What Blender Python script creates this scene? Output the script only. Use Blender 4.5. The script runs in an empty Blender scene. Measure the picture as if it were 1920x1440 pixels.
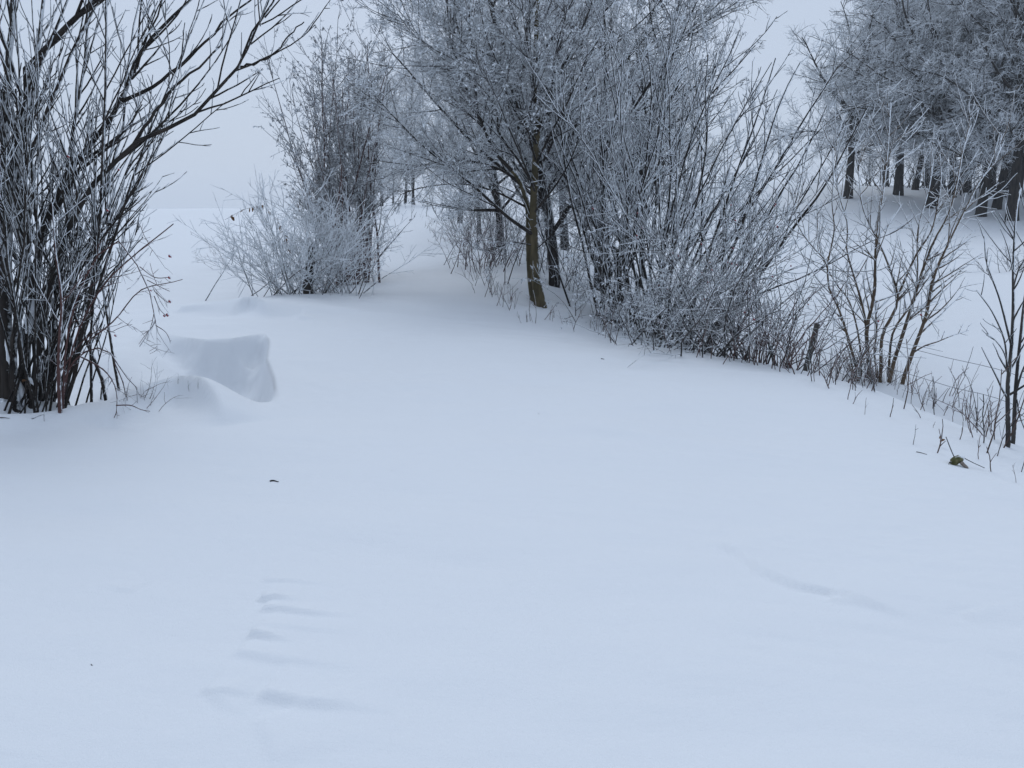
import bpy, math
import numpy as np
from mathutils import Vector

# ------------------------------------------------------------------ camera, sky, sun, exposure
scene = bpy.context.scene
FPX, HOR = 1478.0, 400.0                       # focal length and eye-level line, in photo pixels (1920 wide)
PITCH = math.atan((720 - HOR) / FPX)
EYE = np.array([0.0, 0.0, 1.6])
cam_d = bpy.data.cameras.new('camera')
cam = bpy.data.objects.new('camera', cam_d)
scene.collection.objects.link(cam)
cam.location = EYE
cam.rotation_euler = (math.pi / 2 - PITCH, 0, 0)
cam_d.sensor_fit = 'HORIZONTAL'
cam_d.sensor_width = 36.0
cam_d.lens = 36.0 * FPX / 1920.0
cam_d.clip_start = 0.05
cam_d.clip_end = 3000
scene.camera = cam

SUN_EL, SUN_AZ = math.radians(54), math.radians(-8)     # bright cloud ahead, over the track
world = bpy.data.worlds.new('World')
scene.world = world
world.use_nodes = True
nt = world.node_tree
nt.nodes.clear()
wo = nt.nodes.new('ShaderNodeOutputWorld')
bg = nt.nodes.new('ShaderNodeBackground')
sky = nt.nodes.new('ShaderNodeTexSky')
sky.sky_type = 'NISHITA'
sky.sun_disc = False
sky.sun_elevation = SUN_EL
sky.sun_rotation = SUN_AZ
sky.air_density = 1.0
sky.dust_density = 4.0
mixw = nt.nodes.new('ShaderNodeMix')
mixw.data_type = 'RGBA'
mixw.inputs[0].default_value = 0.86              # a closed cloud layer over the blue sky
mixw.inputs[7].default_value = (5.4, 6.35, 7.9, 1)
nt.links.new(sky.outputs[0], mixw.inputs[6])
nt.links.new(mixw.outputs[2], bg.inputs[0])
bg.inputs[1].default_value = 0.1
nt.links.new(bg.outputs[0], wo.inputs[0])

sun_d = bpy.data.lights.new('sun', 'SUN')
sun_d.energy = .8
sun_d.angle = math.radians(40)
sun_d.color = (0.86, 0.93, 1.0)
sun = bpy.data.objects.new('sun', sun_d)
scene.collection.objects.link(sun)
sdir = Vector((math.sin(SUN_AZ) * math.cos(SUN_EL), math.cos(SUN_AZ) * math.cos(SUN_EL), math.sin(SUN_EL)))
sun.rotation_euler = sdir.to_track_quat('Z', 'Y').to_euler()
sun.location = (0, 0, 40)

vs = scene.view_settings
vs.view_transform = 'Standard'
vs.look = 'None'
vs.gamma = 1
vs.exposure = 0.0
vs.use_curve_mapping = False
scene.cycles.use_denoising = True
scene.cycles.max_bounces = 5
scene.cycles.diffuse_bounces = 3
scene.cycles.volume_bounces = 1

# ------------------------------------------------------------------ helpers: pixels to points, terrain
CP, SP = math.cos(PITCH), math.sin(PITCH)

def raydir(px, py):
    r = (px - 960.0) / FPX
    u = (720.0 - py) / FPX
    return np.array([r, CP + u * SP, -SP + u * CP])

def W(px, py, y):
    d = raydir(px, py)
    return EYE + d * (y / d[1])

def sst(x):
    x = np.clip(x, 0, 1)
    return x * x * (3 - 2 * x)

ctrl = [(0, 0, 0), (-3, 0, .05), (3.5, 0, -.08), (0, -6, 0), (-8, -6, 0), (8, -6, -.3), (0, 3, 0), (-3, 3, .06), (2.6, 3, -.03),
        (-8, 2, .2), (7, 2, -.7), (-7, 7, .1), (-2.2, 5.7, .04), (-4, 5.7, .05), (0, 6, .06), (2, 6, -.02), (0, 9, .17), (-2.5, 9.5, .2), (-6, 10, .2),
        (-3.4, 15, .12), (-6, 14.5, .2), (20, 5, -.9), (40, 10, -.9), (-30, 5, .4), (-30, -10, .3), (30, -15, -.9), (0, -20, -.1),
        (20, 85, 4.4), (60, 60, 3.5), (60, 30, 1.0), (-20, 25, .8), (-40, 40, 1.6), (-15, 14, .4)]
for p in [(560, 556, 12.5), (700, 566, 12.0), (860, 590, 11.4), (760, 520, 17), (770, 470, 24), (745, 430, 33), (740, 391, 46), (740, 386, 56),
          (420, 520, 17), (400, 470, 26), (350, 420, 45), (350, 391, 85), (100, 391, 85), (-300, 391, 85), (900, 540, 14.2), (1005, 568, 13.2),
          (1040, 535, 15.5), (1150, 640, 10.4), (1240, 652, 10.0), (1350, 668, 9.4), (1500, 700, 8.5), (1620, 724, 7.8), (1760, 795, 6.3), (1900, 880, 5.2),
          (1530, 670, 13), (1560, 600, 17.5), (1600, 500, 27), (1600, 430, 36), (1560, 380, 44), (1500, 352, 50), (1900, 600, 15.5),
          (1900, 500, 23), (1900, 445, 31), (1850, 408, 38), (1740, 386, 42), (1650, 367, 45), (1400, 350, 54), (1150, 370, 58), (950, 380, 60),
          (900, 470, 22), (860, 440, 29), (1000, 470, 22)]:
    ctrl.append(tuple(W(*p)))
ctrl += [(3.9, 10, -.85), (4.9, 8.3, -.85), (6.0, 6.4, -.8), (3.2, 12.5, -.8), (3.0, 16, -.5)]
ctrl = np.array(ctrl, float)

def warp(x, y):
    return np.arcsinh(np.asarray(x) / 6.0), np.arcsinh(np.asarray(y) / 6.0)

def _U(r2):
    return r2 * np.log(r2 + 1e-9)

_cx, _cy = warp(ctrl[:, 0], ctrl[:, 1])
_n = len(ctrl)
_A = np.zeros((_n + 3, _n + 3))
_A[:_n, :_n] = _U((_cx[:, None] - _cx) ** 2 + (_cy[:, None] - _cy) ** 2) + np.eye(_n) * 0.004
_A[:_n, _n:] = np.c_[np.ones(_n), _cx, _cy]
_A[_n:, :_n] = _A[:_n, _n:].T
_wt = np.linalg.solve(_A, np.r_[ctrl[:, 2], 0, 0, 0])

def base_h(x, y):
    x = np.asarray(x, float); y = np.asarray(y, float)
    xc = np.clip(x, -60, 60); yc = np.clip(y, -18, 88)
    u, v = warp(xc, yc)
    z = _wt[_n] + _wt[_n + 1] * u + _wt[_n + 2] * v
    for i in range(_n):
        z = z + _wt[i] * _U((u - _cx[i]) ** 2 + (v - _cy[i]) ** 2)
    out = np.hypot(x - xc, y - yc)
    return z - 0.02 * out - 0.00004 * out * out

def march(px, py, fn):
    d = raydir(px, py)
    t = np.r_[np.linspace(1.2, 20, 700), np.linspace(20.05, 120, 900)]
    P = EYE[None] + d[None] * t[:, None]
    g = P[:, 2] - fn(P[:, 0], P[:, 1])
    k = np.argmax(g < 0)
    if g[k] >= 0:
        k = len(t) - 1
    a = g[k - 1] / (g[k - 1] - g[k] + 1e-12) if k > 0 else 0
    tt = t[k - 1] + a * (t[k] - t[k - 1])
    return EYE + d * tt

def vnoise(x, y, seed=0):
    x = np.asarray(x, float); y = np.asarray(y, float)
    xi = np.floor(x); yi = np.floor(y)
    xf = sst(x - xi); yf = sst(y - yi)
    def h(a, b):
        s = np.sin(a * 127.1 + b * 311.7 + seed * 74.7) * 43758.5453
        return s - np.floor(s)
    return ((h(xi, yi) * (1 - xf) + h(xi + 1, yi) * xf) * (1 - yf) + (h(xi, yi + 1) * (1 - xf) + h(xi + 1, yi + 1) * xf) * yf) * 2 - 1

def polydist(x, y, pts):
    """distance to an open polyline, signed + on its left side, and the running length of the nearest point"""
    best = np.full(np.shape(x), 1e9); sgn = np.ones(np.shape(x)); run = np.zeros(np.shape(x)); acc = 0.0
    for (ax, ay), (bx, by) in zip(pts[:-1], pts[1:]):
        dx, dy = bx - ax, by - ay
        L = math.hypot(dx, dy)
        t = np.clip(((x - ax) * dx + (y - ay) * dy) / (L * L), 0, 1)
        d = np.hypot(x - ax - t * dx, y - ay - t * dy)
        c = (dx * (y - ay) - dy * (x - ax)) / L
        m = d < best
        best = np.where(m, d, best); sgn = np.where(m, np.sign(c), sgn); run = np.where(m, acc + t * L, run)
        acc += L
    return best, sgn, run / acc

g2 = lambda l: [tuple(march(px, py, base_h)[:2]) for px, py in l]
# hollow blown out beside the shrub: a sharp lip behind and on the right, soft on the other sides
PIT_SHARP = g2([(512, 790), (522, 762), (512, 712), (499, 680), (503, 655), (503, 640), (494, 629), (470, 632), (432, 642), (385, 642), (330, 632), (285, 620)])
PIT_SOFT = g2([(285, 620), (230, 640), (240, 690), (275, 722), (330, 760), (430, 790), (475, 800), (512, 790)])
PIT_POLY = np.array(PIT_SHARP[:-1] + PIT_SOFT[:-1])
LIP2 = g2([(508, 600), (488, 588), (468, 584), (445, 590), (415, 598)])
MOUND = g2([(190, 800), (250, 782), (300, 766), (340, 758), (375, 764), (405, 780), (425, 800)])
HOLLOW2 = g2([(130, 700), (200, 735), (290, 728)])

def inside(x, y, poly):
    c = np.zeros(np.shape(x), bool)
    j = len(poly) - 1
    for i in range(len(poly)):
        xi, yi = poly[i]; xj, yj = poly[j]
        m = ((yi > y) != (yj > y)) & (x < (xj - xi) * (y - yi) / (yj - yi + 1e-12) + xi)
        c ^= m
        j = i
    return c

RIP = []
for (x0, y0, x1, y1, a, w1, w2) in [(495, 1083, 640, 1088, .008, .02, .10), (487, 1119, 570, 1122, .018, .02, .07), (490, 1137, 680, 1150, .016, .025, .10),
                                (468, 1172, 690, 1178, .006, .02, .08), (465, 1187, 560, 1200, .020, .022, .08), (440, 1222, 690, 1246, .014, .035, .12),
                                (385, 1291, 500, 1300, .012, .022, .12), (490, 1298, 750, 1330, .020, .04, .14), (400, 1298, 480, 1345, .009, .03, .12),
                                (250, 1105, 180, 1092, .006, .02, .1), (1120, 1385, 1300, 1396, .006, .05, .12), (1560, 1120, 1660, 1143, .010, .02, .1),
                                (1810, 1150, 1870, 1178, .014, .02, .12), (330, 578, 410, 574, .05, .12, .4), (340, 590, 420, 588, .04, .1, .4),
                                (560, 598, 600, 599, .03, .05, .2)]:
    (ax, ay), (bx, by) = g2([(x0, y0), (x1, y1)])
    RIP.append((ax, ay, bx, by, a, w1, w2))
CRACK = g2([(1320, 1000), (1380, 1030), (1435, 1070), (1490, 1092), (1560, 1108), (1640, 1135), (1700, 1153), (1760, 1190)])
CRACK2 = g2([(480, 1340), (512, 1385), (530, 1440)])
SCAR = g2([(960, 795), (1100, 800), (1250, 825), (1400, 850), (1560, 870)])

WELLS = [tuple(march(px, py, base_h)[:2]) + (rr,) for px, py, rr in [(1010, 575, .30), (18, 773, .22), (50, 773, .22), (85, 773, .2), (112, 774, .10), (582, 556, .25),
         (1612, 703, .10), (1632, 702, .10), (1668, 702, .10), (1690, 722, .10), (1893, 840, .12), (1040, 537, .3)]]

def height(x, y):
    x = np.asarray(x, float); y = np.asarray(y, float)
    z = base_h(x, y)
    near = np.exp(-np.maximum(np.hypot(x, y) - 25, 0) / 30)
    z = z + near * (.020 * vnoise(x * .8 + 3, y * .5, 1) + .018 * vnoise(x * 1.1 + .4 * y, y * 2.3, 2) + .008 * vnoise(x * 2.2 + y, y * 5.5, 3))
    z = z + .10 * vnoise(x * .16, y * .12, 5) * np.clip((np.hypot(x, y) - 9) / 20, 0, 1)
    # wind-packed streaks, stronger to the right
    z = z + .0034 * vnoise(x * 2.5 + y * 1.2, y * 16 + x * 5, 4) * (.35 + sst((x + .3) / 2.5)) * np.exp(-np.maximum(y - 9, 0) / 3)
    z = z + .0012 * vnoise(x * 6 + y * 2, y * 38 + x * 9, 8) * sst((vnoise(x * .9, y * .9, 9)) * 2) * np.exp(-np.maximum(y - 7, 0) / 2)
    # crusty scoured patches: right of the hollow and in the right foreground
    crust = np.exp(-((x + 1.3) / .9) ** 2 - ((y - 6.9) / .9) ** 2) + .8 * np.exp(-((x - 2.0) / .9) ** 2 - ((y - 3.9) / .7) ** 2) + .25 * sst(vnoise(x * .7, y * .8, 41) * 2 - .2) * np.exp(-np.maximum(y - 6, 0) / 2)
    z = z + crust * (.007 * np.abs(vnoise(x * 5 + y * 3, y * 11 - x * 4, 42)) + .004 * vnoise(x * 13, y * 22 + x * 6, 43))
    loc = (x > -8) & (x < 5) & (y > 1.5) & (y < 16.5)
    if np.any(loc):
        X = x[loc]; Y = y[loc]; dz = np.zeros(X.shape)
        jag = .03 * vnoise(X * 7, Y * 7, 11) + .015 * vnoise(X * 19, Y * 19, 12)
        ds, _, run = polydist(X, Y, PIT_SHARP)
        df, _, _ = polydist(X, Y, PIT_SOFT)
        ins = inside(X, Y, PIT_POLY)
        D = .62 * sst((run + .02) / .30)
        scoop = lambda d, w: 1 - (1 - np.clip((d + jag * sst(d / .15)) / w, 0, 1)) ** 3.8
        dr, _, _ = polydist(X, Y, PIT_SHARP[:7])
        db, _, _ = polydist(X, Y, PIT_SHARP[6:])
        prof = np.where(ins, scoop(dr, .6) * scoop(db, .75) * (1 - .45 * sst((np.minimum(dr, db) - .5) / 1.3)) * sst(df / 1.0), 0)
        dz -= D * prof
        # raised rim outside the sharp lip
        dz += np.where(ins, 0, .02 * np.exp(-ds / .35) * sst(run / .3) * sst((1 - run) / .3))
        d2, s2, r2 = polydist(X, Y, LIP2)
        dz += np.where(s2 > 0,   .20 * np.exp(-d2 / .06), .20 * np.exp(-d2 / .8)) * sst(r2 / .3) * sst((1 - r2) / .4)
        d3, s3, r3 = polydist(X, Y, MOUND)
        amp = .28 * np.sin(np.pi * np.clip(r3, 0, 1)) ** .8
        dz += np.where(s3 < 0, amp * np.exp(-d3 / .09), amp * np.exp(-(d3 / .36) ** 2))
        d4, s4, r4 = polydist(X, Y, HOLLOW2)
        dz -= .20 * np.exp(-(d4 / .55) ** 2)
        for wx, wy, wr in WELLS:      # hollows the wind keeps open round the stems, with a low collar
            dw = np.hypot(X - wx, Y - wy) / wr
            dz += wr * (-.22 * np.exp(-dw ** 2) + .16 * np.exp(-((dw - 1.9) / .8) ** 2))
        for (ax, ay, bx, by, a, w1, w2) in RIP:
            dx, dy = bx - ax, by - ay
            L = math.hypot(dx, dy)
            u = ((X - ax) * dx + (Y - ay) * dy) / (L * L)
            v = ((Y - ay) * dx - (X - ax) * dy) / L
            if dx < 0:
                v = -v
            v = v + .012 * vnoise(X * 6, Y * 6, 21)
            fade = sst((u + .02) / .06) * sst((1.15 - u) / 1.0)
            dz += 1.5 * a * fade * np.where(v > 0, np.exp(-v / w2), sst(1 + v / (1.3 * w1)))
        for pts, a in ((CRACK, .028), (CRACK2, .012)):
            d5, s5, r5 = polydist(X, Y, pts)
            d5 = d5 + .006 * vnoise(X * 12, Y * 12, 31)
            dz += a * sst(r5 / .15) * sst((1 - r5) / .3) * np.where(s5 > 0, np.exp(-d5 / .30), sst(1 - d5 / .035))
        d6, s6, r6 = polydist(X, Y, SCAR)
        dz += .02 * sst(r6 / .3) * sst((1 - r6) / .4) * np.where(s6 > 0, np.exp(-d6 / .5), np.exp(-(d6 / .12) ** 2))
        z = z.copy(); z[loc] += dz
    return z

def gp(px, py):
    return march(px, py, height)

# ------------------------------------------------------------------ materials
def newmat(name):
    m = bpy.data.materials.new(name)
    m.use_nodes = True
    m.node_tree.nodes.clear()
    return m, m.node_tree.nodes, m.node_tree.links

def math_node(N, op, a=None, b=None, clamp=False):
    n = N.new('ShaderNodeMath'); n.operation = op; n.use_clamp = clamp
    if a is not None and not hasattr(a, 'links'): n.inputs[0].default_value = a
    if b is not None and not hasattr(b, 'links'): n.inputs[1].default_value = b
    return n

WIND = Vector((.74, .12, .60)).normalized()

def frosted(name, c1, c2, amount=0.0, frost=(.80, .835, .87), nscale=9.0, gain=3.0, spec=.1, bump=.4):
    """bark with rime: a windward crust plus the per-vertex 'frost' cover"""
    m, N, Lk = newmat(name)
    out = N.new('ShaderNodeOutputMaterial'); bs = N.new('ShaderNodeBsdfPrincipled')
    bs.inputs['Roughness'].default_value = .85
    bs.inputs['Specular IOR Level'].default_value = spec
    tc = N.new('ShaderNodeTexCoord')
    nb = N.new('ShaderNodeTexNoise'); nb.inputs['Scale'].default_value = nscale; nb.inputs['Detail'].default_value = 5
    mp = N.new('ShaderNodeMapping'); mp.inputs['Scale'].default_value = (1, 1, .35)
    Lk.new(tc.outputs['Object'], mp.inputs[0]); Lk.new(mp.outputs[0], nb.inputs['Vector'])
    cm = N.new('ShaderNodeMix'); cm.data_type = 'RGBA'
    cm.inputs[6].default_value = (*c1, 1); cm.inputs[7].default_value = (*c2, 1)
    cr = N.new('ShaderNodeMapRange'); cr.inputs[1].default_value = .35; cr.inputs[2].default_value = .65
    Lk.new(nb.outputs[0], cr.inputs[0]); Lk.new(cr.outputs[0], cm.inputs[0])
    ge = N.new('ShaderNodeNewGeometry')
    dt = N.new('ShaderNodeVectorMath'); dt.operation = 'DOT_PRODUCT'; dt.inputs[1].default_value = WIND
    Lk.new(ge.outputs['Normal'], dt.inputs[0])
    nf = N.new('ShaderNodeTexNoise'); nf.inputs['Scale'].default_value = 28; nf.inputs['Detail'].default_value = 3
    Lk.new(tc.outputs['Object'], nf.inputs['Vector'])
    at = N.new('ShaderNodeAttribute'); at.attribute_name = 'frost'
    a = math_node(N, 'MULTIPLY_ADD'); Lk.new(nf.outputs[0], a.inputs[0]); a.inputs[1].default_value = 1.3; Lk.new(dt.outputs['Value'], a.inputs[2])
    b = math_node(N, 'MULTIPLY_ADD'); Lk.new(at.outputs['Fac'], b.inputs[0]); b.inputs[1].default_value = 2.35; Lk.new(a.outputs[0], b.inputs[2])
    c = math_node(N, 'ADD'); Lk.new(b.outputs[0], c.inputs[0]); c.inputs[1].default_value = amount - 1.45
    d = math_node(N, 'MULTIPLY', clamp=True); Lk.new(c.outputs[0], d.inputs[0]); d.inputs[1].default_value = gain
    fm = N.new('ShaderNodeMix'); fm.data_type = 'RGBA'
    Lk.new(d.outputs[0], fm.inputs[0]); Lk.new(cm.outputs[2], fm.inputs[6]); fm.inputs[7].default_value = (*frost, 1)
    Lk.new(fm.outputs[2], bs.inputs['Base Color'])
    if bump:
        bp = N.new('ShaderNodeBump'); bp.inputs['Strength'].default_value = bump; bp.inputs['Distance'].default_value = .01
        Lk.new(nb.outputs[0], bp.inputs['Height']); Lk.new(bp.outputs[0], bs.inputs['Normal'])
    Lk.new(bs.outputs[0], out.inputs[0])
    return m

def plain(name, c1, c2, scale=12, rough=.85, spec=.15):
    m, N, Lk = newmat(name)
    out = N.new('ShaderNodeOutputMaterial'); bs = N.new('ShaderNodeBsdfPrincipled')
    bs.inputs['Roughness'].default_value = rough; bs.inputs['Specular IOR Level'].default_value = spec
    tc = N.new('ShaderNodeTexCoord'); nb = N.new('ShaderNodeTexNoise'); nb.inputs['Scale'].default_value = scale; nb.inputs['Detail'].default_value = 5
    Lk.new(tc.outputs['Object'], nb.inputs['Vector'])
    cr = N.new('ShaderNodeMapRange'); cr.inputs[1].default_value = .35; cr.inputs[2].default_value = .65
    cm = N.new('ShaderNodeMix'); cm.data_type = 'RGBA'; cm.inputs[6].default_value = (*c1, 1); cm.inputs[7].default_value = (*c2, 1)
    Lk.new(nb.outputs[0], cr.inputs[0]); Lk.new(cr.outputs[0], cm.inputs[0]); Lk.new(cm.outputs[2], bs.inputs['Base Color'])
    bp = N.new('ShaderNodeBump'); bp.inputs['Strength'].default_value = .3; bp.inputs['Distance'].default_value = .01
    Lk.new(nb.outputs[0], bp.inputs['Height']); Lk.new(bp.outputs[0], bs.inputs['Normal'])
    Lk.new(bs.outputs[0], out.inputs[0])
    return m

def snow_mat():
    m, N, Lk = newmat('snow')
    out = N.new('ShaderNodeOutputMaterial'); bs = N.new('ShaderNodeBsdfPrincipled')
    bs.inputs['Roughness'].default_value = .65; bs.inputs['Specular IOR Level'].default_value = .12
    bs.inputs['Base Color'].default_value = (.79, .815, .845, 1)
    tc = N.new('ShaderNodeTexCoord')
    n1 = N.new('ShaderNodeTexNoise'); n1.inputs['Scale'].default_value = 160; n1.inputs['Detail'].default_value = 2
    n2 = N.new('ShaderNodeTexNoise'); n2.inputs['Scale'].default_value = 9; n2.inputs['Detail'].default_value = 4
    mp = N.new('ShaderNodeMapping'); mp.inputs['Scale'].default_value = (.5, 1.6, 1); mp.inputs['Rotation'].default_value = (0, 0, .25)
    Lk.new(tc.outputs['Object'], n1.inputs['Vector']); Lk.new(tc.outputs['Object'], mp.inputs[0]); Lk.new(mp.outputs[0], n2.inputs['Vector'])
    b1 = N.new('ShaderNodeBump'); b1.inputs['Strength'].default_value = .55; b1.inputs['Distance'].default_value = .003
    b2 = N.new('ShaderNodeBump'); b2.inputs['Strength'].default_value = .35; b2.inputs['Distance'].default_value = .014
    Lk.new(n1.outputs[0], b1.inputs['Height']); Lk.new(n2.outputs[0], b2.inputs['Height']); Lk.new(b2.outputs[0], b1.inputs['Normal'])
    Lk.new(b1.outputs[0], bs.inputs['Normal'])
    Lk.new(bs.outputs[0], out.inputs[0])
    return m

M = {
    'snow': snow_mat(),
    'dark': frosted('bark_dark_rimed', (.014, .012, .011), (.042, .035, .030)),
    'grey': frosted('bark_grey_rimed', (.030, .028, .028), (.075, .068, .062)),
    'brown': frosted('bark_brown_rimed', (.060, .042, .028), (.13, .092, .060)),
    'olive': frosted('bark_olive_rimed', (.050, .042, .022), (.115, .092, .052)),
    'red': frosted('bark_red_rimed', (.060, .030, .028), (.11, .062, .056)),
    'straw': frosted('stalk_dry', (.060, .040, .034), (.13, .09, .075), gain=2.0),
    'flake': frosted('rime_flakes', (.16, .165, .175), (.34, .35, .37), amount=.15, gain=1.2, bump=0),
    'hip': frosted('rose_hip_skin', (.16, .012, .020), (.24, .022, .030), amount=-.05, bump=0, spec=.4),
    'leaf': frosted('dead_leaf', (.13, .065, .030), (.22, .12, .06), amount=-.1),
    'post': frosted('fence_post_wood', (.040, .036, .032), (.11, .10, .09), amount=-.1),
    'wire': plain('rimed_wire', (.13, .135, .145), (.20, .21, .225), 30),
    'moss': frosted('lichen_bark', (.060, .062, .022), (.17, .16, .085), amount=.05, nscale=30),
    'wood': plain('broken_wood', (.15, .125, .10), (.26, .22, .19), 40),
}

# ------------------------------------------------------------------ mesh building
COL = scene.collection

def mesh_from(name, V, F, frost, mat, smooth=True):
    V = np.asarray(V, np.float32); F = np.asarray(F, np.int32)
    me = bpy.data.meshes.new(name)
    me.vertices.add(len(V)); me.vertices.foreach_set('co', V.ravel())
    nc = F.shape[1]
    me.loops.add(F.size); me.loops.foreach_set('vertex_index', F.ravel())
    me.polygons.add(len(F)); me.polygons.foreach_set('loop_start', np.arange(0, F.size, nc, dtype=np.int32))
    me.update(calc_edges=True)
    me.polygons.foreach_set('use_smooth', np.full(len(F), smooth))
    if frost is not None:
        at = me.attributes.new('frost', 'FLOAT', 'POINT')
        at.data.foreach_set('value', np.asarray(frost, np.float32))
    me.materials.append(M[mat])
    me.validate()
    return me

def tube(P, R, S, frost, tip=.2):
    """P (N,K,3), R (N,K): open tubes with S sides; frost cover at the base, tip more at the end"""
    P = np.asarray(P, float); R = np.asarray(R, float)
    N, K, _ = P.shape
    T = np.gradient(P, axis=1)
    T /= np.linalg.norm(T, axis=2, keepdims=True) + 1e-12
    t0 = (P[:, -1] - P[:, 0]); t0 /= np.linalg.norm(t0, axis=1, keepdims=True) + 1e-12
    ref = np.zeros((N, 3)); ref[np.arange(N), np.argmin(np.abs(t0), axis=1)] = 1
    U = np.cross(T, ref[:, None, :]); U /= np.linalg.norm(U, axis=2, keepdims=True) + 1e-12
    B = np.cross(T, U)
    a = np.arange(S) * 2 * np.pi / S
    V = P[:, :, None, :] + R[:, :, None, None] * (np.cos(a)[None, None, :, None] * U[:, :, None, :] + np.sin(a)[None, None, :, None] * B[:, :, None, :])
    V = V.reshape(-1, 3)
    n = np.arange(N)[:, None, None] * K * S; k = np.arange(K - 1)[None, :, None] * S; s = np.arange(S)[None, None, :]
    s1 = (s + 1) % S
    F = np.stack([n + k + s, n + k + s1, n + k + S + s1, n + k + S + s], axis=-1).reshape(-1, 4)
    fr = np.broadcast_to((float(frost) + tip * np.linspace(0, 1, K) ** 1.5)[None, :, None], (N, K, S)).ravel()
    return V, F, fr

class Mesh:
    def __init__(self): self.V = []; self.F = []; self.A = []; self.n = 0
    def add(self, V, F, A):
        self.V.append(V); self.F.append(F + self.n); self.A.append(A); self.n += len(V); return self
    def tubes(self, P, R, S=3, frost=.5, tip=.2):
        if len(P): self.add(*tube(P, R, S, frost, tip))
        return self
    def mesh(self, name, mat):
        return mesh_from(name, np.concatenate(self.V), np.concatenate(self.F), np.concatenate(self.A), mat)

def lengths(P):
    return np.linalg.norm(np.diff(P, axis=1), axis=2).sum(1)

def unit(v):
    return v / (np.linalg.norm(v, axis=-1, keepdims=True) + 1e-12)

def walk(rng, pos, d, L, K, up=0., wig=.1, drift=None):
    """grow polylines of K points from pos along d; up bends towards the sky (or the ground), wig is crookedness"""
    n = len(pos)
    P = np.zeros((n, K, 3)); P[:, 0] = pos
    step = (L / (K - 1))[:, None]
    d = unit(d)
    for k in range(1, K):
        d = d + rng.normal(0, wig, (n, 3))
        d[:, 2] += up
        if drift is not None: d = d + drift
        d = unit(d)
        P[:, k] = P[:, k - 1] + d * step
    return P

def taper(r0, r1, K, p=1.0):
    t = np.linspace(0, 1, K) ** p
    return np.asarray(r0)[:, None] * (1 - t)[None] + np.asarray(r1).reshape(-1, 1) * t[None]

def grow(rng, P, R, dens, t0=.15, t1=1., ang=40, asd=12, ln=(.5, .15), fall=.5, K=4, up=.05, wig=.1, rr=.55, rmin=.003, lmin=.04, lmax=9, flat=0.0):
    """side branches: dens per metre of parent, angle off the parent, length a share of the parent's"""
    L = lengths(P)
    cnt = np.floor(L * dens * (t1 - t0) + rng.random(len(P))).astype(int)
    idx = np.repeat(np.arange(len(P)), cnt)
    if len(idx) == 0:
        return np.zeros((0, K, 3)), np.zeros((0, K))
    t = t0 + (t1 - t0) * rng.random(len(idx))
    Kp = P.shape[1]
    f = t * (Kp - 1); i = np.minimum(f.astype(int), Kp - 2); w = (f - i)[:, None]
    pos = P[idx, i] * (1 - w) + P[idx, i + 1] * w
    T = unit(P[idx, i + 1] - P[idx, i])
    r = R[idx, i] * (1 - w[:, 0]) + R[idx, i + 1] * w[:, 0]
    rv = rng.normal(0, 1, (len(idx), 3))
    rv[:, 2] *= (1 - flat)
    side = unit(np.cross(np.cross(T, rv), T))
    a = np.radians(np.clip(rng.normal(ang, asd, len(idx)), 8, 100))[:, None]
    d = np.cos(a) * T + np.sin(a) * side
    l = np.clip(L[idx] * np.clip(rng.normal(ln[0], ln[1], len(idx)), .08, 2) * (1 - fall * t), lmin, lmax)
    Pn = walk(rng, pos, d, l, K, up, wig)
    r0 = np.maximum(r * rr, rmin)
    return Pn, taper(r0, np.maximum(r0 * .35, rmin * .7), K)

def fan(rng, n, base, spread, az, tilt, L, r, K=8, up=.03, wig=.06, bias=None):
    """stems from a patch of ground: az and tilt ranges in degrees (az 0 = away, 90 = right)"""
    A = np.radians(rng.uniform(az[0], az[1], n)); B = np.radians(tilt[0] + (tilt[1] - tilt[0]) * rng.random(n) ** .8)
    d = np.stack([np.sin(A) * np.sin(B), np.cos(A) * np.sin(B), np.cos(B)], 1)
    off = rng.normal(0, 1, (n, 2)) * np.asarray(spread)
    pos = np.zeros((n, 3)); pos[:, 0] = base[0] + off[:, 0]; pos[:, 1] = base[1] + off[:, 1]
    pos[:, 2] = height(pos[:, 0], pos[:, 1]) - .06
    Ls = rng.uniform(L[0], L[1], n)
    P = walk(rng, pos, d, Ls, K, up, wig)
    r0 = rng.uniform(r[0], r[1], n)
    return P, taper(r0, r0 * .3, K)

def spline(pts, K):
    """Catmull-Rom through points, K samples evenly by arc"""
    p = np.asarray(pts, float)
    q = np.vstack([2 * p[0] - p[1], p, 2 * p[-1] - p[-2]])
    o = []
    for i in range(1, len(q) - 2):
        t = np.linspace(0, 1, 12, endpoint=False)[:, None]
        a, b, c, d = q[i - 1], q[i], q[i + 1], q[i + 2]
        o.append(.5 * (2 * b + (c - a) * t + (2 * a - 5 * b + 4 * c - d) * t ** 2 + (3 * b - a - 3 * c + d) * t ** 3))
    o.append(p[-1:])
    o = np.concatenate(o)
    s = np.r_[0, np.cumsum(np.linalg.norm(np.diff(o, axis=0), axis=1))]
    u = np.linspace(0, s[-1], K)
    return np.stack([np.interp(u, s, o[:, j]) for j in range(3)], 1)

def trace(pix, y0, y1, K=14):
    """a stem seen at these photo points, running from depth y0 to depth y1"""
    n = len(pix)
    return spline([W(px, py, y0 + (y1 - y0) * i / (n - 1)) for i, (px, py) in enumerate(pix)], K)

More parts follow.
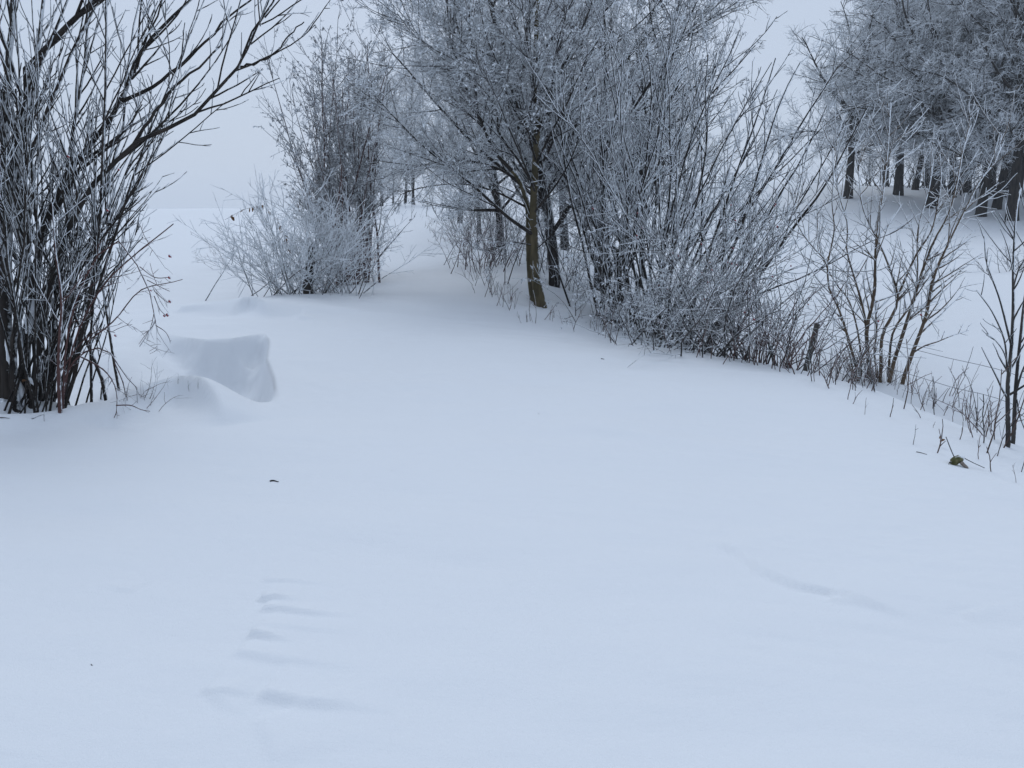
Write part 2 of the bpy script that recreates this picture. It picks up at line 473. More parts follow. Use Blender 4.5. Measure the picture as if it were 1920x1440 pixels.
def flakes(rng, P, n, size, frost=.5, droop=.6):
    """rime-coated bracts and shrivelled leaves: bent strips hung on the twigs"""
    i = rng.integers(0, len(P), n); K = P.shape[1]
    t = rng.random(n) * (K - 1) * .999; k = t.astype(int); w = (t - k)[:, None]
    pos = P[i, k] * (1 - w) + P[i, k + 1] * w
    d = unit(rng.normal(0, 1, (n, 3)) + np.array([0, 0, -droop]))
    side = unit(np.cross(d, rng.normal(0, 1, (n, 3))))
    d2 = unit(d + np.array([0, 0, -.7]) + rng.normal(0, .4, (n, 3)))
    s = (size[0] + (size[1] - size[0]) * rng.random(n))[:, None]
    w = s * rng.uniform(.16, .34, (n, 1))
    a = pos; b = pos + d * s * .55; c = b + d2 * s * .5
    V = np.stack([a - side * w * .4, a + side * w * .4, b + side * w, b - side * w, c + side * w * .35, c - side * w * .35], 1).reshape(-1, 3)
    o = np.arange(n)[:, None] * 6
    F = np.concatenate([o + np.array([[0, 1, 2, 3]]), o + np.array([[3, 2, 4, 5]])])
    return V, F, np.repeat(rng.uniform(frost - .25, frost + .3, n), 6)

# ------------------------------------------------------------------ scene objects
def put(name, data, parent=None, **props):
    o = bpy.data.objects.new(name, data)
    COL.objects.link(o)
    if parent is not None: o.parent = parent
    for k, v in props.items(): o[k] = v
    return o

def thing(name, label, cat, loc=(0, 0, 0), group=None, rz=0.0, sc=1.0):
    o = bpy.data.objects.new(name, None)
    o.empty_display_size = .2
    COL.objects.link(o)
    o.location = Vector(loc); o.rotation_euler = (0, 0, rz); o.scale = (sc, sc, sc)
    o['label'] = label; o['category'] = cat
    if group: o['group'] = group
    return o

def local(P, base):
    return P - np.asarray(base)[None, None, :]

# ------------------------------------------------------------------ the setting: one sheet of snow
def graded(dense, outer_lo, outer_hi, g=1.16):
    """dense: list of (start, end, step); then growing steps outwards"""
    xs = []
    for a, b, s in dense:
        xs += list(np.arange(a, b, s))
    xs.append(dense[-1][1])
    s = dense[-1][2]; x = xs[-1]
    while x < outer_hi:
        s = min(s * g, 25); x += s; xs.append(x)
    s = dense[0][2]; x = xs[0]; lo = []
    while x > outer_lo:
        s = min(s * g, 25); x -= s; lo.append(x)
    return np.array(lo[::-1] + xs)

gx = graded([(-5.5, -3.6, .06), (-3.6, -1.6, .028), (-1.6, .1, .018), (.1, 2.6, .028), (2.6, 6.0, .07)], -420, 420)
gy = graded([(1.7, 2.3, .020), (2.3, 3.8, .0135), (3.8, 5.6, .03), (5.6, 11.0, .042), (11.0, 18, .15)], -300, 480)
GX, GY = np.meshgrid(gx, gy)
GZ = height(GX, GY)
nx, ny = len(gx), len(gy)
ii = np.arange(ny - 1)[:, None] * nx + np.arange(nx - 1)[None]
GF = np.stack([ii, ii + 1, ii + nx + 1, ii + nx], -1).reshape(-1, 4)
snow = put('snow_ground', mesh_from('snow_ground', np.stack([GX, GY, GZ], -1).reshape(-1, 3), GF, None, 'snow'), kind='structure')
snow['label'] = 'wind-packed snow covering the track, bank and fields'

# ------------------------------------------------------------------ large shrub at the left edge
def left_shrub():
    rng = np.random.default_rng(11)
    b = gp(70, 772)
    yb = b[1] + .15
    t = thing('multi_stem_shrub', 'tall dark many-stemmed shrub edged with rime at the left side of the track', 'shrub', b)
    traced = [  # photo points, start depth, end depth, base radius, end radius
        ([(38, 778), (45, 690), (60, 560), (82, 435), (145, 302), (190, 245), (224, 193), (245, 140), (269, 88), (310, 45), (362, 0), (400, -60)], yb, yb + .1, .045, .008),
        ([(60, 775), (75, 640), (110, 480), (166, 356), (215, 305), (248, 269), (320, 242), (363, 214), (402, 172), (447, 127), (474, 60), (514, 0), (540, -60)], yb - .1, yb - .5, .034, .006),
        ([(447, 127), (480, 118), (514, 100), (540, 70), (571, 42)], yb - .35, yb - .42, .009, .004),
        ([(224, 193), (255, 178), (290, 160), (363, 100), (423, 39), (471, 0), (510, -50)], yb + .05, yb + .2, .016, .005),
        ([(248, 269), (290, 215), (332, 157), (381, 118), (410, 85), (420, 60), (432, 10)], yb - .25, yb - .1, .014, .005),
        ([(20, 775), (10, 600), (14, 450), (18, 363), (30, 302), (33, 242), (48, 181), (45, 133), (103, 76), (151, 18), (193, -10), (260, -60)], yb - .05, yb - .25, .055, .014),
        ([(8, 775), (2, 600), (4, 400), (10, 200), (22, 60), (28, -60)], yb + .15, yb + .25, .05, .02),
        ([(50, 778), (70, 700), (62, 560), (40, 420), (35, 300), (60, 180), (78, 60), (85, -40)], yb + .05, yb + .3, .036, .012),
        ([(75, 772), (98, 640), (108, 520), (130, 380), (140, 240), (160, 120), (168, 0), (170, -60)], yb, yb + .2, .026, .007),
        ([(85, 772), (112, 640), (140, 520), (180, 420), (205, 330), (232, 230), (240, 120), (262, 0)], yb + .1, yb + .4, .022, .006),
        ([(45, 776), (40, 660), (20, 520), (-20, 400), (-60, 260)], yb, yb - .3, .035, .012),
        ([(30, 776), (25, 650), (48, 540), (52, 430), (45, 330), (82, 230), (120, 130), (150, 70), (170, 20), (210, -30)], yb - .2, yb - .3, .03, .008),
    ]
    Ps = []; Rs = []; stems = []
    for pix, y0, y1, r0, r1 in traced:
        K = 18
        P = trace(pix, y0, y1, K)[None]; P += rng.normal(0, .006, P.shape)
        R = taper(np.array([r0 * 1.05]), np.array([r1]), K, .75)
        Ps.append(P); Rs.append(R)
        stems.append(put('stem', Mesh().tubes(local(P, b), R, 8, .15, .22).mesh('stem', 'dark'), t))
    P0 = np.concatenate(Ps); R0 = np.concatenate(Rs)
    # straight shoots from the stool
    Pa, Ra = fan(rng, 38, (b[0] - .08, yb + .1), (.13, .20), (40, 130), (2, 30), (1.4, 3.1), (.007, .014), 10, .015, .055)
    Pb, Rb = fan(rng, 13, (b[0] - .25, yb + .1), (.35, .30), (-180, 180), (2, 30), (2.2, 4.2), (.008, .018), 10, .02, .05)
    Pc, Rc = fan(rng, 5, (b[0] + .0, yb - .05), (.12, .2), (60, 120), (30, 44), (.8, 1.3), (.006, .011), 10, .05, .05)
    Pabc = np.concatenate([Pa, Pb, Pc]); Rabc = np.concatenate([Ra, Rb, Rc])
    put('shoots', Mesh().tubes(local(Pabc, b), Rabc, 5, .06, .3).mesh('shoots', 'dark'), t, kind='stuff')
    tw = Mesh()
    Pm = np.concatenate([P0[:, ::2][:, :9], Pabc[:, :9]]); Rm = np.concatenate([R0[:, ::2][:, :9], Rabc[:, :9]])
    P1, R1 = grow(rng, Pm, Rm, 5.3, .36, 1, 27, 8, (.32, .12), .55, 7, .07, .07, .6, .0052, .12, 1.3)
    P2, R2 = grow(rng, P1, R1, 5.0, .15, 1, 31, 9, (.42, .15), .4, 5, .07, .08, .7, .0043, .05, .5)
    P3, R3 = grow(rng, P2, R2, 4.5, .1, 1, 38, 12, (.3, .1), .2, 3, .06, .1, .8, .0038, .02, .12)
    tw.tubes(local(P1, b), R1, 5, .16).tubes(local(P2, b), R2, 4, .25).tubes(local(P3, b), R3, 3, .34)
    put('twigs', tw.mesh('twigs', 'dark'), t, kind='stuff')
    # snow lodged in the forks
    for k, (px, py, dy, sx, sz) in enumerate([(56, 612, -.12, .035, .09), (40, 740, -.15, .03, .10), (8, 760, -.15, .03, .05), (62, 575, -.1, .028, .07), (95, 560, 0, .02, .06), (44, 520, -.12, .02, .08), (15, 660, -.1, .018, .12)]):
        V, F = blob(rng, (sx, sx, sz), .3)
        c = W(px, py, yb + dy) - b
        put('snow_clump', mesh_from('snow_clump', V + c, F, None, 'snow'), stems[(7, 5, 6, 7, 8, 11, 5)[k]])
    V, F, A = leaf_shape(rng, .085, .05)
    c = W(52, 716, yb - .25) - b
    put('dead_leaf', mesh_from('dead_leaf', V + c, F, A, 'leaf'), stems[0])
    return b, yb

def blob(rng, size, rough=.25, nu=10, nv=7):
    u = np.linspace(0, 2 * np.pi, nu, endpoint=False); v = np.linspace(.12, np.pi - .12, nv)
    X = np.sin(v)[:, None] * np.cos(u)[None]; Y = np.sin(v)[:, None] * np.sin(u)[None]; Z = np.cos(v)[:, None] * np.ones(nu)[None]
    P = np.stack([X, Y, Z], -1) * (1 + rng.uniform(-rough, rough, (nv, nu, 1)))
    V = np.concatenate([(P * np.array(size)).reshape(-1, 3), [[0, 0, size[2]], [0, 0, -size[2]]]])
    F = []
    for i in range(nv - 1):
        for j in range(nu):
            F.append((i * nu + j, i * nu + (j + 1) % nu, (i + 1) * nu + (j + 1) % nu, (i + 1) * nu + j))
    n = nu * nv
    for j in range(0, nu, 2):
        F.append((n, j, (j + 1) % nu, (j + 2) % nu)); k = (nv - 1) * nu
        F.append((n + 1, k + (j + 2) % nu, k + (j + 1) % nu, k + j))
    return V, np.array(F)[:, ::-1]

def leaf_shape(rng, L, w):
    """a curled dead leaf, 6 x 3 grid folded along its midrib"""
    n = 7; t = np.linspace(0, 1, n); wd = w * np.sin(np.pi * np.clip(t * .95 + .03, 0, 1)) ** .8
    V = []
    for i in range(n):
        for s in (-1, 0, 1):
            V.append((L * (t[i] - .5), s * wd[i] * .8, abs(s) * wd[i] * .5 + .02 * math.sin(3 * t[i]) - .03 * t[i]))
    V = np.array(V); V = np.concatenate([V, V + np.array([0, 0, -.002])])
    F = []
    for i in range(n - 1):
        for s in range(2):
            a = i * 3 + s
            F.append((a, a + 3, a + 4, a + 1)); m = n * 3
            F.append((m + a, m + a + 1, m + a + 4, m + a + 3))
    return V, np.array(F), np.full(len(V), .2)

def hip_mesh(L=.02, r=.009):
    v = np.linspace(0, 1, 7); rad = r * np.array([.15, .7, 1, 1, .85, .5, .3]); nu = 8
    u = np.arange(nu) * 2 * np.pi / nu
    V = np.concatenate([np.stack([rad[i] * np.cos(u), rad[i] * np.sin(u), np.full(nu, -L * v[i])], 1) for i in range(7)])
    F = [(i * nu + j, (i + 1) * nu + j, (i + 1) * nu + (j + 1) % nu, i * nu + (j + 1) % nu) for i in range(6) for j in range(nu)]
    return mesh_from('rose_hip', V, F, np.full(len(V), .22), 'hip')

HIP = hip_mesh()

def rose_left(b, yb):
    rng = np.random.default_rng(5)
    t = thing('wild_rose', 'arching wild rose canes hung with red hips in front of the left shrub', 'rose bush', gp(120, 770))
    o = np.array(t.location)
    canes = [([(118, 772), (125, 640), (160, 520), (215, 450), (262, 505), (285, 560), (292, 600), (283, 630), (262, 650)], yb - .35, yb - .75, .008, .003),
             ([(115, 770), (140, 640), (190, 540), (250, 480), (300, 440), (325, 420)], yb - .3, yb - .6, .007, .003),
             ([(292, 610), (310, 622), (320, 640)], yb - .75, yb - .78, .003, .002),
             ([(110, 770), (130, 690), (170, 655), (205, 660), (235, 705), (255, 720), (258, 755)], yb - .35, yb - .5, .006, .003),
             ([(150, 668), (190, 690), (212, 715), (220, 745), (218, 778)], yb - .45, yb - .7, .006, .004),
             ([(218, 760), (245, 760), (265, 768), (281, 771)], yb - .7, yb - .8, .004, .002),
             ([(215, 680), (230, 715), (238, 750)], yb - .45, yb - .5, .005, .004),
             ([(165, 640), (215, 600), (262, 545), (320, 530), (342, 524)], yb - .3, yb - .5, .005, .002),
             ([(262, 500), (290, 520), (318, 520)], yb - .6, yb - .62, .003, .002),
             ([(289, 555), (300, 580), (312, 592)], yb - .7, yb - .72, .003, .002),
             ([(289, 545), (305, 560), (316, 568)], yb - .7, yb - .72, .003, .002),
             ([(276, 525), (305, 540), (318, 546)], yb - .7, yb - .72, .003, .002),
             ([(118, 690), (150, 645), (188, 618), (215, 624)], yb - .4, yb - .7, .004, .002)]
    Ps = []; Rs = []; cs = []
    for pix, y0, y1, r0, r1 in canes:
        P = trace(pix, y0, y1, 12)[None]; R = taper(np.array([r0]), np.array([r1]), 12)
        Ps.append(P); Rs.append(R)
        cs.append(put('cane', Mesh().tubes(local(P, o), R * 1.25, 6, .08, .12).mesh('cane', 'red'), t))
    P0 = np.concatenate(Ps); R0 = np.concatenate(Rs)
    P1, R1 = grow(rng, P0, R0, 9, .25, 1, 48, 14, (.22, .1), .3, 4, -.02, .12, .7, .0022, .05, .25)
    P2, R2 = grow(rng, P1, R1, 12, .2, 1, 50, 14, (.35, .1), .2, 3, 0, .1, .8, .0018, .02, .08)
    put('twigs', Mesh().tubes(local(P1, o), R1 * 1.2, 3, .16).tubes(local(P2, o), R2 * 1.2, 3, .2).mesh('twigs', 'red'), t, kind='stuff')
    for i, (px, py, s) in enumerate([(316, 478, 1.1), (316, 518, 1.0), (317, 562, 1.05), (314, 588, 1.2), (308, 590, .9), (283, 543, .7), (215, 627, .9), (203, 392, .9), (128, 290, .9), (222, 315, .8)]):
        h = put('rose_hip', HIP, cs[(8, 11, 10, 9, 9, 0, 3, 1, 1, 1)[i]])
        h.location = Vector(W(px, py, yb - .7) - o); s *= 1.2; h.scale = (s, s, s)
        h.rotation_euler = (rng.uniform(-.7, .7), rng.uniform(-.7, .7), 0)

def sapling_left(b, yb):
    rng = np.random.default_rng(8)
    p = gp(111, 773)
    t = thing('young_sapling', 'upright reddish sapling stem in front of the left shrub base', 'sapling', p)
    P = spline([p - [0, 0, .1], W(110, 700, p[1]), W(112, 630, p[1]), W(116, 560, p[1] + .03), W(104, 470, p[1] + .05), W(98, 380, p[1] + .1)], 14)[None]
    R = taper(np.array([.017]), np.array([.004]), 14)
    put('stem', Mesh().tubes(local(P, p), R, 8, .10).mesh('stem', 'red'), t)
    P1, R1 = grow(rng, P, R, 9, .3, 1, 50, 12, (.28, .1), .3, 6, .06, .08, .5, .003, .08, .5)
    P2, R2 = grow(rng, P1, R1, 8, .2, 1, 45, 12, (.35, .1), .2, 4, .04, .1, .7, .0025, .03, .2)
    put('branches', Mesh().tubes(local(P1, p), R1, 4, .34).tubes(local(P2, p), R2, 3, .4).mesh('branches', 'red'), t, kind='stuff')

b_left, y_left = left_shrub()
rose_left(b_left, y_left)
sapling_left(b_left, y_left)

# ------------------------------------------------------------------ generic builders for trees and shrubs
def finish(t, o, mat, trunk_P, trunk_R, sets, flk=None, S=9, each='trunk', tf=.1, limbs=None):
    """trunks one by one, limbs joined as branches, the finest as twigs"""
    for P, R in zip(trunk_P, trunk_R):
        put(each, Mesh().tubes(local(P[None], o), R[None], S, tf).mesh(each, mat), t)
    if limbs is not None:
        m = Mesh()
        for P, R, s, f in limbs: m.tubes(local(P, o), R, s, f)
        put('branches', m.mesh('branches', 'dark'), t)
    m = Mesh()
    for P, R, s, f in sets: m.tubes(local(P, o), R, s, f)
    put('twigs', m.mesh('twigs', 'grey'), t, kind='stuff')
    if flk is not None:
        V, F, A = flk
        put('rime_tufts', mesh_from('rime_tufts', V - np.asarray(o)[None], F, A, 'flake', False), t, kind='stuff')

def centre_tree():
    rng = np.random.default_rng(21)
    p = gp(1008, 572); y = p[1]
    t = thing('double_trunk_tree', 'olive-barked tree with twin trunks and a rimed crown beside the track', 'tree', p)
    tr = [([(1012, 582), (1004, 520), (1001, 450), (1000, 400), (1003, 330), (1006, 270), (1008, 200), (1005, 100), (1008, 0), (1004, -130), (1010, -300)], y, y + .1, .088, .018),
          ([(1003, 572), (996, 520), (992, 450), (990, 390), (975, 340), (960, 320)], y + .15, y + .05, .078, .034),
          ([(1022, 582), (1014, 545), (1005, 500), (1003, 440)], y - .08, y, .05, .03)]
    TP = []; TR = []
    for pix, a, b, r0, r1 in tr:
        TP.append(trace(pix, a, b, 20)); TR.append(taper(np.array([r0]), np.array([r1]), 20, .8)[0])
    lb = [([(1000, 440), (950, 405), (890, 350), (840, 310), (800, 280), (740, 220), (700, 175)], y, y - .9, .05, .010),
          ([(960, 320), (925, 280), (900, 220), (870, 155), (845, 80), (838, 0), (825, -100)], y + .05, y + .3, .048, .012),
          ([(925, 280), (905, 235), (892, 185), (888, 120), (880, 30), (884, -80)], y + .1, y - .4, .035, .010),
          ([(1003, 350), (965, 290), (935, 250), (930, 200), (890, 150), (850, 110), (790, 80), (745, 25)], y, y - .6, .035, .008),
          ([(870, 155), (830, 110), (790, 75), (760, 20), (740, -30)], y + .15, y + .1, .022, .007),
          ([(1006, 270), (975, 210), (960, 170), (925, 100), (905, 40), (890, -60)], y, y - .3, .03, .008),
          ([(1007, 220), (1040, 150), (1075, 90), (1105, 20), (1130, -70)], y, y - .4, .03, .008),
          ([(1003, 330), (1035, 270), (1060, 200), (1080, 120), (1090, 20)], y, y + .5, .03, .008),
          ([(1001, 400), (1040, 350), (1070, 300), (1095, 230)], y, y - .8, .028, .007),
          ([(1006, 150), (980, 80), (955, 10), (940, -90)], y, y + .3, .026, .008),
          ([(1007, 60), (1035, 0), (1060, -90)], y, y - .3, .024, .008),
          ([(990, 390), (930, 360), (870, 345), (800, 350), (750, 365)], y + .2, y + .9, .03, .008),
          ([(975, 340), (920, 310), (850, 300), (780, 310), (700, 300)], y + .1, y + 1.3, .03, .008),
          ([(1000, 460), (960, 455), (915, 470), (880, 462)], y, y - .6, .018, .005),
          ([(1002, 470), (1035, 440), (1065, 400), (1090, 385)], y, y - .5, .016, .005),
          ([(1004, 300), (990, 240), (1000, 150), (985, 60), (975, -40)], y, y - 1.2, .028, .007),
          ([(1003, 360), (980, 300), (950, 230), (925, 170), (880, 100)], y, y - 1.4, .028, .006),
          ([(1006, 250), (1030, 200), (1040, 110), (1060, 30)], y, y - 1.3, .026, .006)]
    LP = np.stack([trace(pix, a, b, 14) for pix, a, b, r0, r1 in lb]); LR = np.concatenate([taper(np.array([r0 * .72]), np.array([r1 * .8]), 14, .8) for *_, r0, r1 in lb])
    # limbs away from the camera
    Lx, Lrx = grow(rng, TP[0][None], TR[0][None], 3.2, .25, .98, 45, 10, (.36, .08), .5, 14, .05, .04, .35, .008, .8, 3)
    LP = np.concatenate([LP, Lx]); LR = np.concatenate([LR, Lrx])
    B1, b1 = grow(rng, LP, LR, 7.5, .15, 1, 38, 9, (.42, .12), .5, 8, .03, .05, .55, .0055, .3, 1.6)
    T1, r1 = grow(rng, B1, b1, 12, .12, 1, 44, 12, (.40, .12), .4, 5, .01, .09, .6, .0042, .1, .7)
    T2, r2 = grow(rng, T1, r1, 20, .12, 1, 48, 14, (.42, .12), .3, 3, -.02, .12, .75, .0036, .05, .25)
    put_f = flakes(rng, T2, 12000, (.022, .05), .65)
    finish(t, p, 'olive', np.stack(TP), np.stack(TR), [(T1, r1, 4, .44), (T2, r2, 3, .52)], put_f, 10, 'trunk', .08, [(LP, LR, 6, .04), (B1, b1, 5, .12)])
    n = sum(len(x) for x in (B1, T1, T2)); print('centre tree twigs', n)

centre_tree()

def hedge_tree_parts(rng, H=7.5, r=.11, lean=(0, 0), lo=.18, spread=.42, n1=4.2, fl=14000, mat='grey', up=.03):
    """a thin hedgerow tree at the origin: returns part meshes"""
    K = 16
    tP = walk(rng, np.zeros((1, 3)) - [[0, 0, .3]], np.array([[lean[0], lean[1], 1.]]), np.array([H]), K, .05, .05)
    tR = taper(np.array([r]), np.array([.012]), K, .8)
    L, LR = grow(rng, tP, tR, n1, lo, .97, 52, 12, (spread, .10), .45, 12, up, .06, .42, .008, .6, 4.5)
    B, BR = grow(rng, L, LR, 5.2, .15, 1, 42, 10, (.42, .12), .45, 7, .02, .07, .55, .006, .25, 1.6)
    T, TR = grow(rng, B, BR, 8, .12, 1, 45, 12, (.42, .12), .4, 5, .0, .1, .6, .005, .12, .7)
    T2, TR2 = grow(rng, T, TR, 11, .12, 1, 50, 14, (.45, .12), .3, 3, -.02, .12, .75, .0046, .06, .3)
    z = np.zeros(3)
    parts = [('trunk', Mesh().tubes(tP, tR, 9, .08).mesh('trunk', mat), None),
             ('branches', Mesh().tubes(L, LR, 6, .04).tubes(B, BR, 4, .18).mesh('branches', 'dark'), None),
             ('twigs', Mesh().tubes(T, TR, 3, .46).tubes(T2, TR2, 3, .52).mesh('twigs', mat), 'stuff')]
    if fl:
        V, F, A = flakes(rng, T2, fl, (.03, .07), .6)
        parts.append(('rime_tufts', mesh_from('rime_tufts', V, F, A, 'flake', False), 'stuff'))
    print('hedge tree', len(L), len(B), len(T), len(T2))
    return parts

def place(parts, name, label, cat, loc, rz, sc, group):
    t = thing(name, label, cat, loc, group, rz, sc)
    for n, me, kind in parts:
        o = put(n, me, t)
        if kind: o['kind'] = kind
    return t

rngh = np.random.default_rng(77)
HT = [hedge_tree_parts(rngh, 8.0, .13, (-.05, 0), .13, .46, 4.6, 4500, 'dark'),
      hedge_tree_parts(rngh, 7.0, .09, (.06, .03), .10, .42, 5.2, 4500, 'grey')]

def ground_at(px, y):
    x = (px - 960) / FPX * y / CP * .985
    for _ in range(3):
        z = float(height(np.array([x]), np.array([y]))[0])
        # refine x for the pixel column at this point
        d = np.array([x, y, z]) - EYE
        cy = d[1] * CP - d[2] * SP
        x = (px - 960) / FPX * cy
    return np.array([x, y, float(height(np.array([x]), np.array([y]))[0])])

GH = 'rimed trees of the hedgerow right of the track'
for (px, y, v, rz, sc, lab) in [
        (1040, 15.6, 0, .4, 1.0, 'black-trunked rimed tree just behind the twin-trunked tree'),
        (1120, 17.0, 1, 2.0, 1.0, 'thin grey rimed tree in the hedge, right of the black trunk'),
        (995, 19.0, 0, 3.4, .95, 'rimed hedge tree spreading over the track behind the twin-trunked tree'),
        (938, 23.5, 0, 1.2, 1.0, 'rimed hedge tree with low boughs reaching left over the track'),
        (898, 29.0, 1, 5.0, 1.05, 'rimed hedge tree halfway along the track'),
        (862, 35.0, 0, 2.6, 1.05, 'rimed hedge tree by the upper end of the track'),
        (1165, 16.0, 0, 4.4, .9, 'rimed hedge tree behind the tall fan-shaped shrub'),
        (1205, 22.0, 1, .9, .95, 'pale rimed tree behind the middle of the fan-shaped shrub'),
        (1060, 25.0, 0, 5.6, 1.2, 'rimed tree deep in the hedge behind the twin-trunked tree')]:
    place(HT[v], 'hedge_tree', lab, 'tree', ground_at(px, y), rz, sc, GH)
GE = 'misty trees where the track ends'
for (px, y, v, rz, sc, lab) in [
        (675, 62, 1, .3, 1.2, 'misty tree left of the far end of the track'),
        (716, 66, 0, 1.9, 1.15, 'misty slim-trunked tree at the far end of the track, left of the gap'),
        (737, 74, 1, 4.0, 1.3, 'misty slim-trunked tree closing the far end of the track'),
        (760, 68, 0, 2.9, 1.2, 'misty tree at the far end of the track, right of the gap'),
        (775, 52, 1, 5.2, 1.25, 'misty tree where the hedge meets the far end of the track'),
        (695, 46, 1, 2.2, 1.0, 'misty tree rising between the tall left shrub and the track end')]:
    place(HT[v], 'distant_tree', lab, 'tree', ground_at(px, y), rz, sc, GE)
place(HT[0], 'field_tree', 'hazy rimed tree on the crest of the right field, behind the fan-shaped shrub', 'tree', ground_at(1285, 48), 1.0, 1.05, None)
place(HT[1], 'field_tree', 'hazy tree on the field crest, half hidden by the hedge', 'tree', ground_at(1200, 52), 3.0, 1.2, None)

# ------------------------------------------------------------------ tall fan-shaped shrub right of centre
def fan_shrub():
    rng = np.random.default_rng(31)
    p = gp(1235, 648); yb = p[1] + .7
    p = np.array([p[0], yb, float(height(np.array([p[0]]), np.array([yb]))[0])])
    t = thing('fan_shrub', 'tall fan-shaped shrub of upswept rimed rods at the middle of the hedge', 'shrub', p)
    A, AR = fan(rng, 16, (p[0] - .2, yb), (.55, .4), (-120, -60), (2, 24), (3.6, 5.6), (.020, .034), 14, .012, .06)
    B, BR = fan(rng, 20, (p[0] + .1, yb), (.45, .4), (60, 120), (3, 31), (3.6, 5.4), (.020, .034), 14, .012, .06)
    C, CR = fan(rng, 9, (p[0] + .35, yb), (.25, .3), (70, 110), (34, 52), (2.8, 3.9), (.014, .024), 14, .02, .055)
    D, DR = fan(rng, 12, (p[0], yb + .2), (.5, .4), (-180, 180), (2, 25), (3.6, 5.2), (.018, .032), 14, .012, .06)
    S = np.concatenate([A, B, C, D]); SR = np.concatenate([AR, BR, CR, DR])
    for P, R in zip(S, SR):
        put('stem', Mesh().tubes(local(P[None], p), R[None], 6, .18, .3).mesh('stem', 'dark'), t)
    P1, R1 = grow(rng, S, SR, 2.5, .22, 1, 30, 9, (.30, .1), .55, 9, .03, .06, .6, .0085, .2, 1.6)
    P2, R2 = grow(rng, P1, R1, 4.0, .15, 1, 34, 10, (.38, .12), .4, 6, .04, .09, .7, .007, .08, .7)
    P3, R3 = grow(rng, P2, R2, 6.0, .15, 1, 42, 12, (.28, .1), .2, 3, .02, .1, .8, .0058, .03, .14)
    put('twigs', Mesh().tubes(local(P1, p), R1, 4, .42).tubes(local(P2, p), R2, 4, .52).tubes(local(P3, p), R3, 3, .58).mesh('twigs', 'dark'), t, kind='stuff')
    print('fan shrub', len(P1), len(P2), len(P3))

fan_shrub()

def bramble(name, label, cat, px, py, back, n, Hm, tilt, seed, mat='grey', wig=.12, d1=7, d2=9, fr=.4, spread=(.25, .25), r=(.006, .012), hips=0, flk=0, at=None):
    """tangled low shrub"""
    rng = np.random.default_rng(seed)
    p = gp(px, py) if at is None else at
    p = np.array([p[0], p[1] + back, 0]); p[2] = float(height(np.array([p[0]]), np.array([p[1]]))[0])
    t = thing(name, label, cat, p)
    S, SR = fan(rng, n, p, spread, (-180, 180), tilt, Hm, r, 10, .0, wig)
    put('stems', Mesh().tubes(local(S, p), SR, 5, .18).mesh('stems', mat), t)
    P1, R1 = grow(rng, S, SR, d1, .12, 1, 45, 15, (.42, .15), .5, 6, .0, wig, .6, .004, .1, 1.0)
    P2, R2 = grow(rng, P1, R1, d2, .12, 1, 50, 15, (.45, .15), .4, 4, .0, wig, .75, .0036, .05, .4)
    put('twigs', Mesh().tubes(local(P1, p), R1, 4, fr).tubes(local(P2, p), R2, 3, fr + .06).mesh('twigs', mat), t, kind='stuff')
    if flk:
        V, F, A = flakes(rng, P2, flk, (.02, .045), .55)
        put('rime_tufts', mesh_from('rime_tufts', V - p[None], F, A, 'flake', False), t, kind='stuff')
    if hips:
        tip = P2[:, -1]; sel = tip[tip[:, 2] > p[2] + Hm[0] * .55]
        for q in sel[rng.choice(len(sel), min(hips, len(sel)), False)]:
            h = put('rose_hip', HIP, t); h.location = Vector(q - p); h.rotation_euler = (rng.uniform(-.8, .8), rng.uniform(-.8, .8), 0)
            h.scale = (1.15, 1.15, 1.15)
    print(name, len(P1), len(P2))
    return p

bramble('thicket_shrub', 'dense rimed thicket at the foot of the hedge, left of the fan-shaped shrub', 'shrub', 1160, 630, .6, 20, (.7, 1.7), (5, 60), 41, 'dark', .12, 5.5, 7, .34, (.4, .3), flk=2500)
bramble('thicket_shrub', 'dense rimed thicket below the middle of the fan-shaped shrub', 'shrub', 1270, 655, .35, 20, (.8, 2.1), (5, 58), 42, 'dark', .12, 5.5, 7, .36, (.4, .3), flk=3000)
bramble('thicket_shrub', 'tangled dark thicket between the fan-shaped shrub and the rose bush', 'shrub', 1345, 668, .4, 16, (.7, 1.8), (5, 60), 43, 'grey', .13, 6, 8, .38, (.35, .3))
bramble('wild_rose', 'rounded wild rose bush with dark hips at the right end of the hedge', 'rose bush', 1420, 682, .5, 36, (1.1, 2.2), (5, 48), 44, 'grey', .12, 5, 7, .36, (.3, .25), hips=34)
bramble('thicket_shrub', 'low reddish thicket with rimed twigs beside the leaning fence post', 'shrub', 1462, 692, .45, 20, (.5, 1.1), (5, 35), 45, 'red', .11, 6, 8, .26, (.2, .2))
bramble('thicket_shrub', 'loose reddish brush under the hedge left of the twin-trunked tree', 'shrub', 905, 508, .6, 34, (.7, 1.4), (4, 36), 46, 'red', .09, 5, 7, .26, (.42, .4))
bramble('thicket_shrub', 'low twiggy brush beside the track, farther up the hedge', 'shrub', 872, 462, .8, 22, (.5, 1.2), (5, 45), 47, 'red', .09, 5, 7, .25, (.4, .5))
bramble('thicket_shrub', 'rimed brush at the feet of the hedge trees beside the lane bend', 'shrub', 962, 500, .9, 24, (.8, 2.0), (3, 38), 56, 'grey', .09, 5, 7, .36, (.6, .4))
bramble('thicket_shrub', 'rimed brush under the hedge trees halfway up the lane', 'shrub', 942, 465, 1.2, 26, (.9, 2.4), (3, 38), 57, 'grey', .09, 4.5, 6, .38, (.9, .6))
bramble('thicket_shrub', 'hazy rimed brush under the hedge trees near the top of the lane', 'shrub', 906, 436, 1.5, 26, (1.0, 2.8), (3, 40), 58, 'grey', .09, 4, 5.5, .4, (.9, .9), r=(.010, .018))
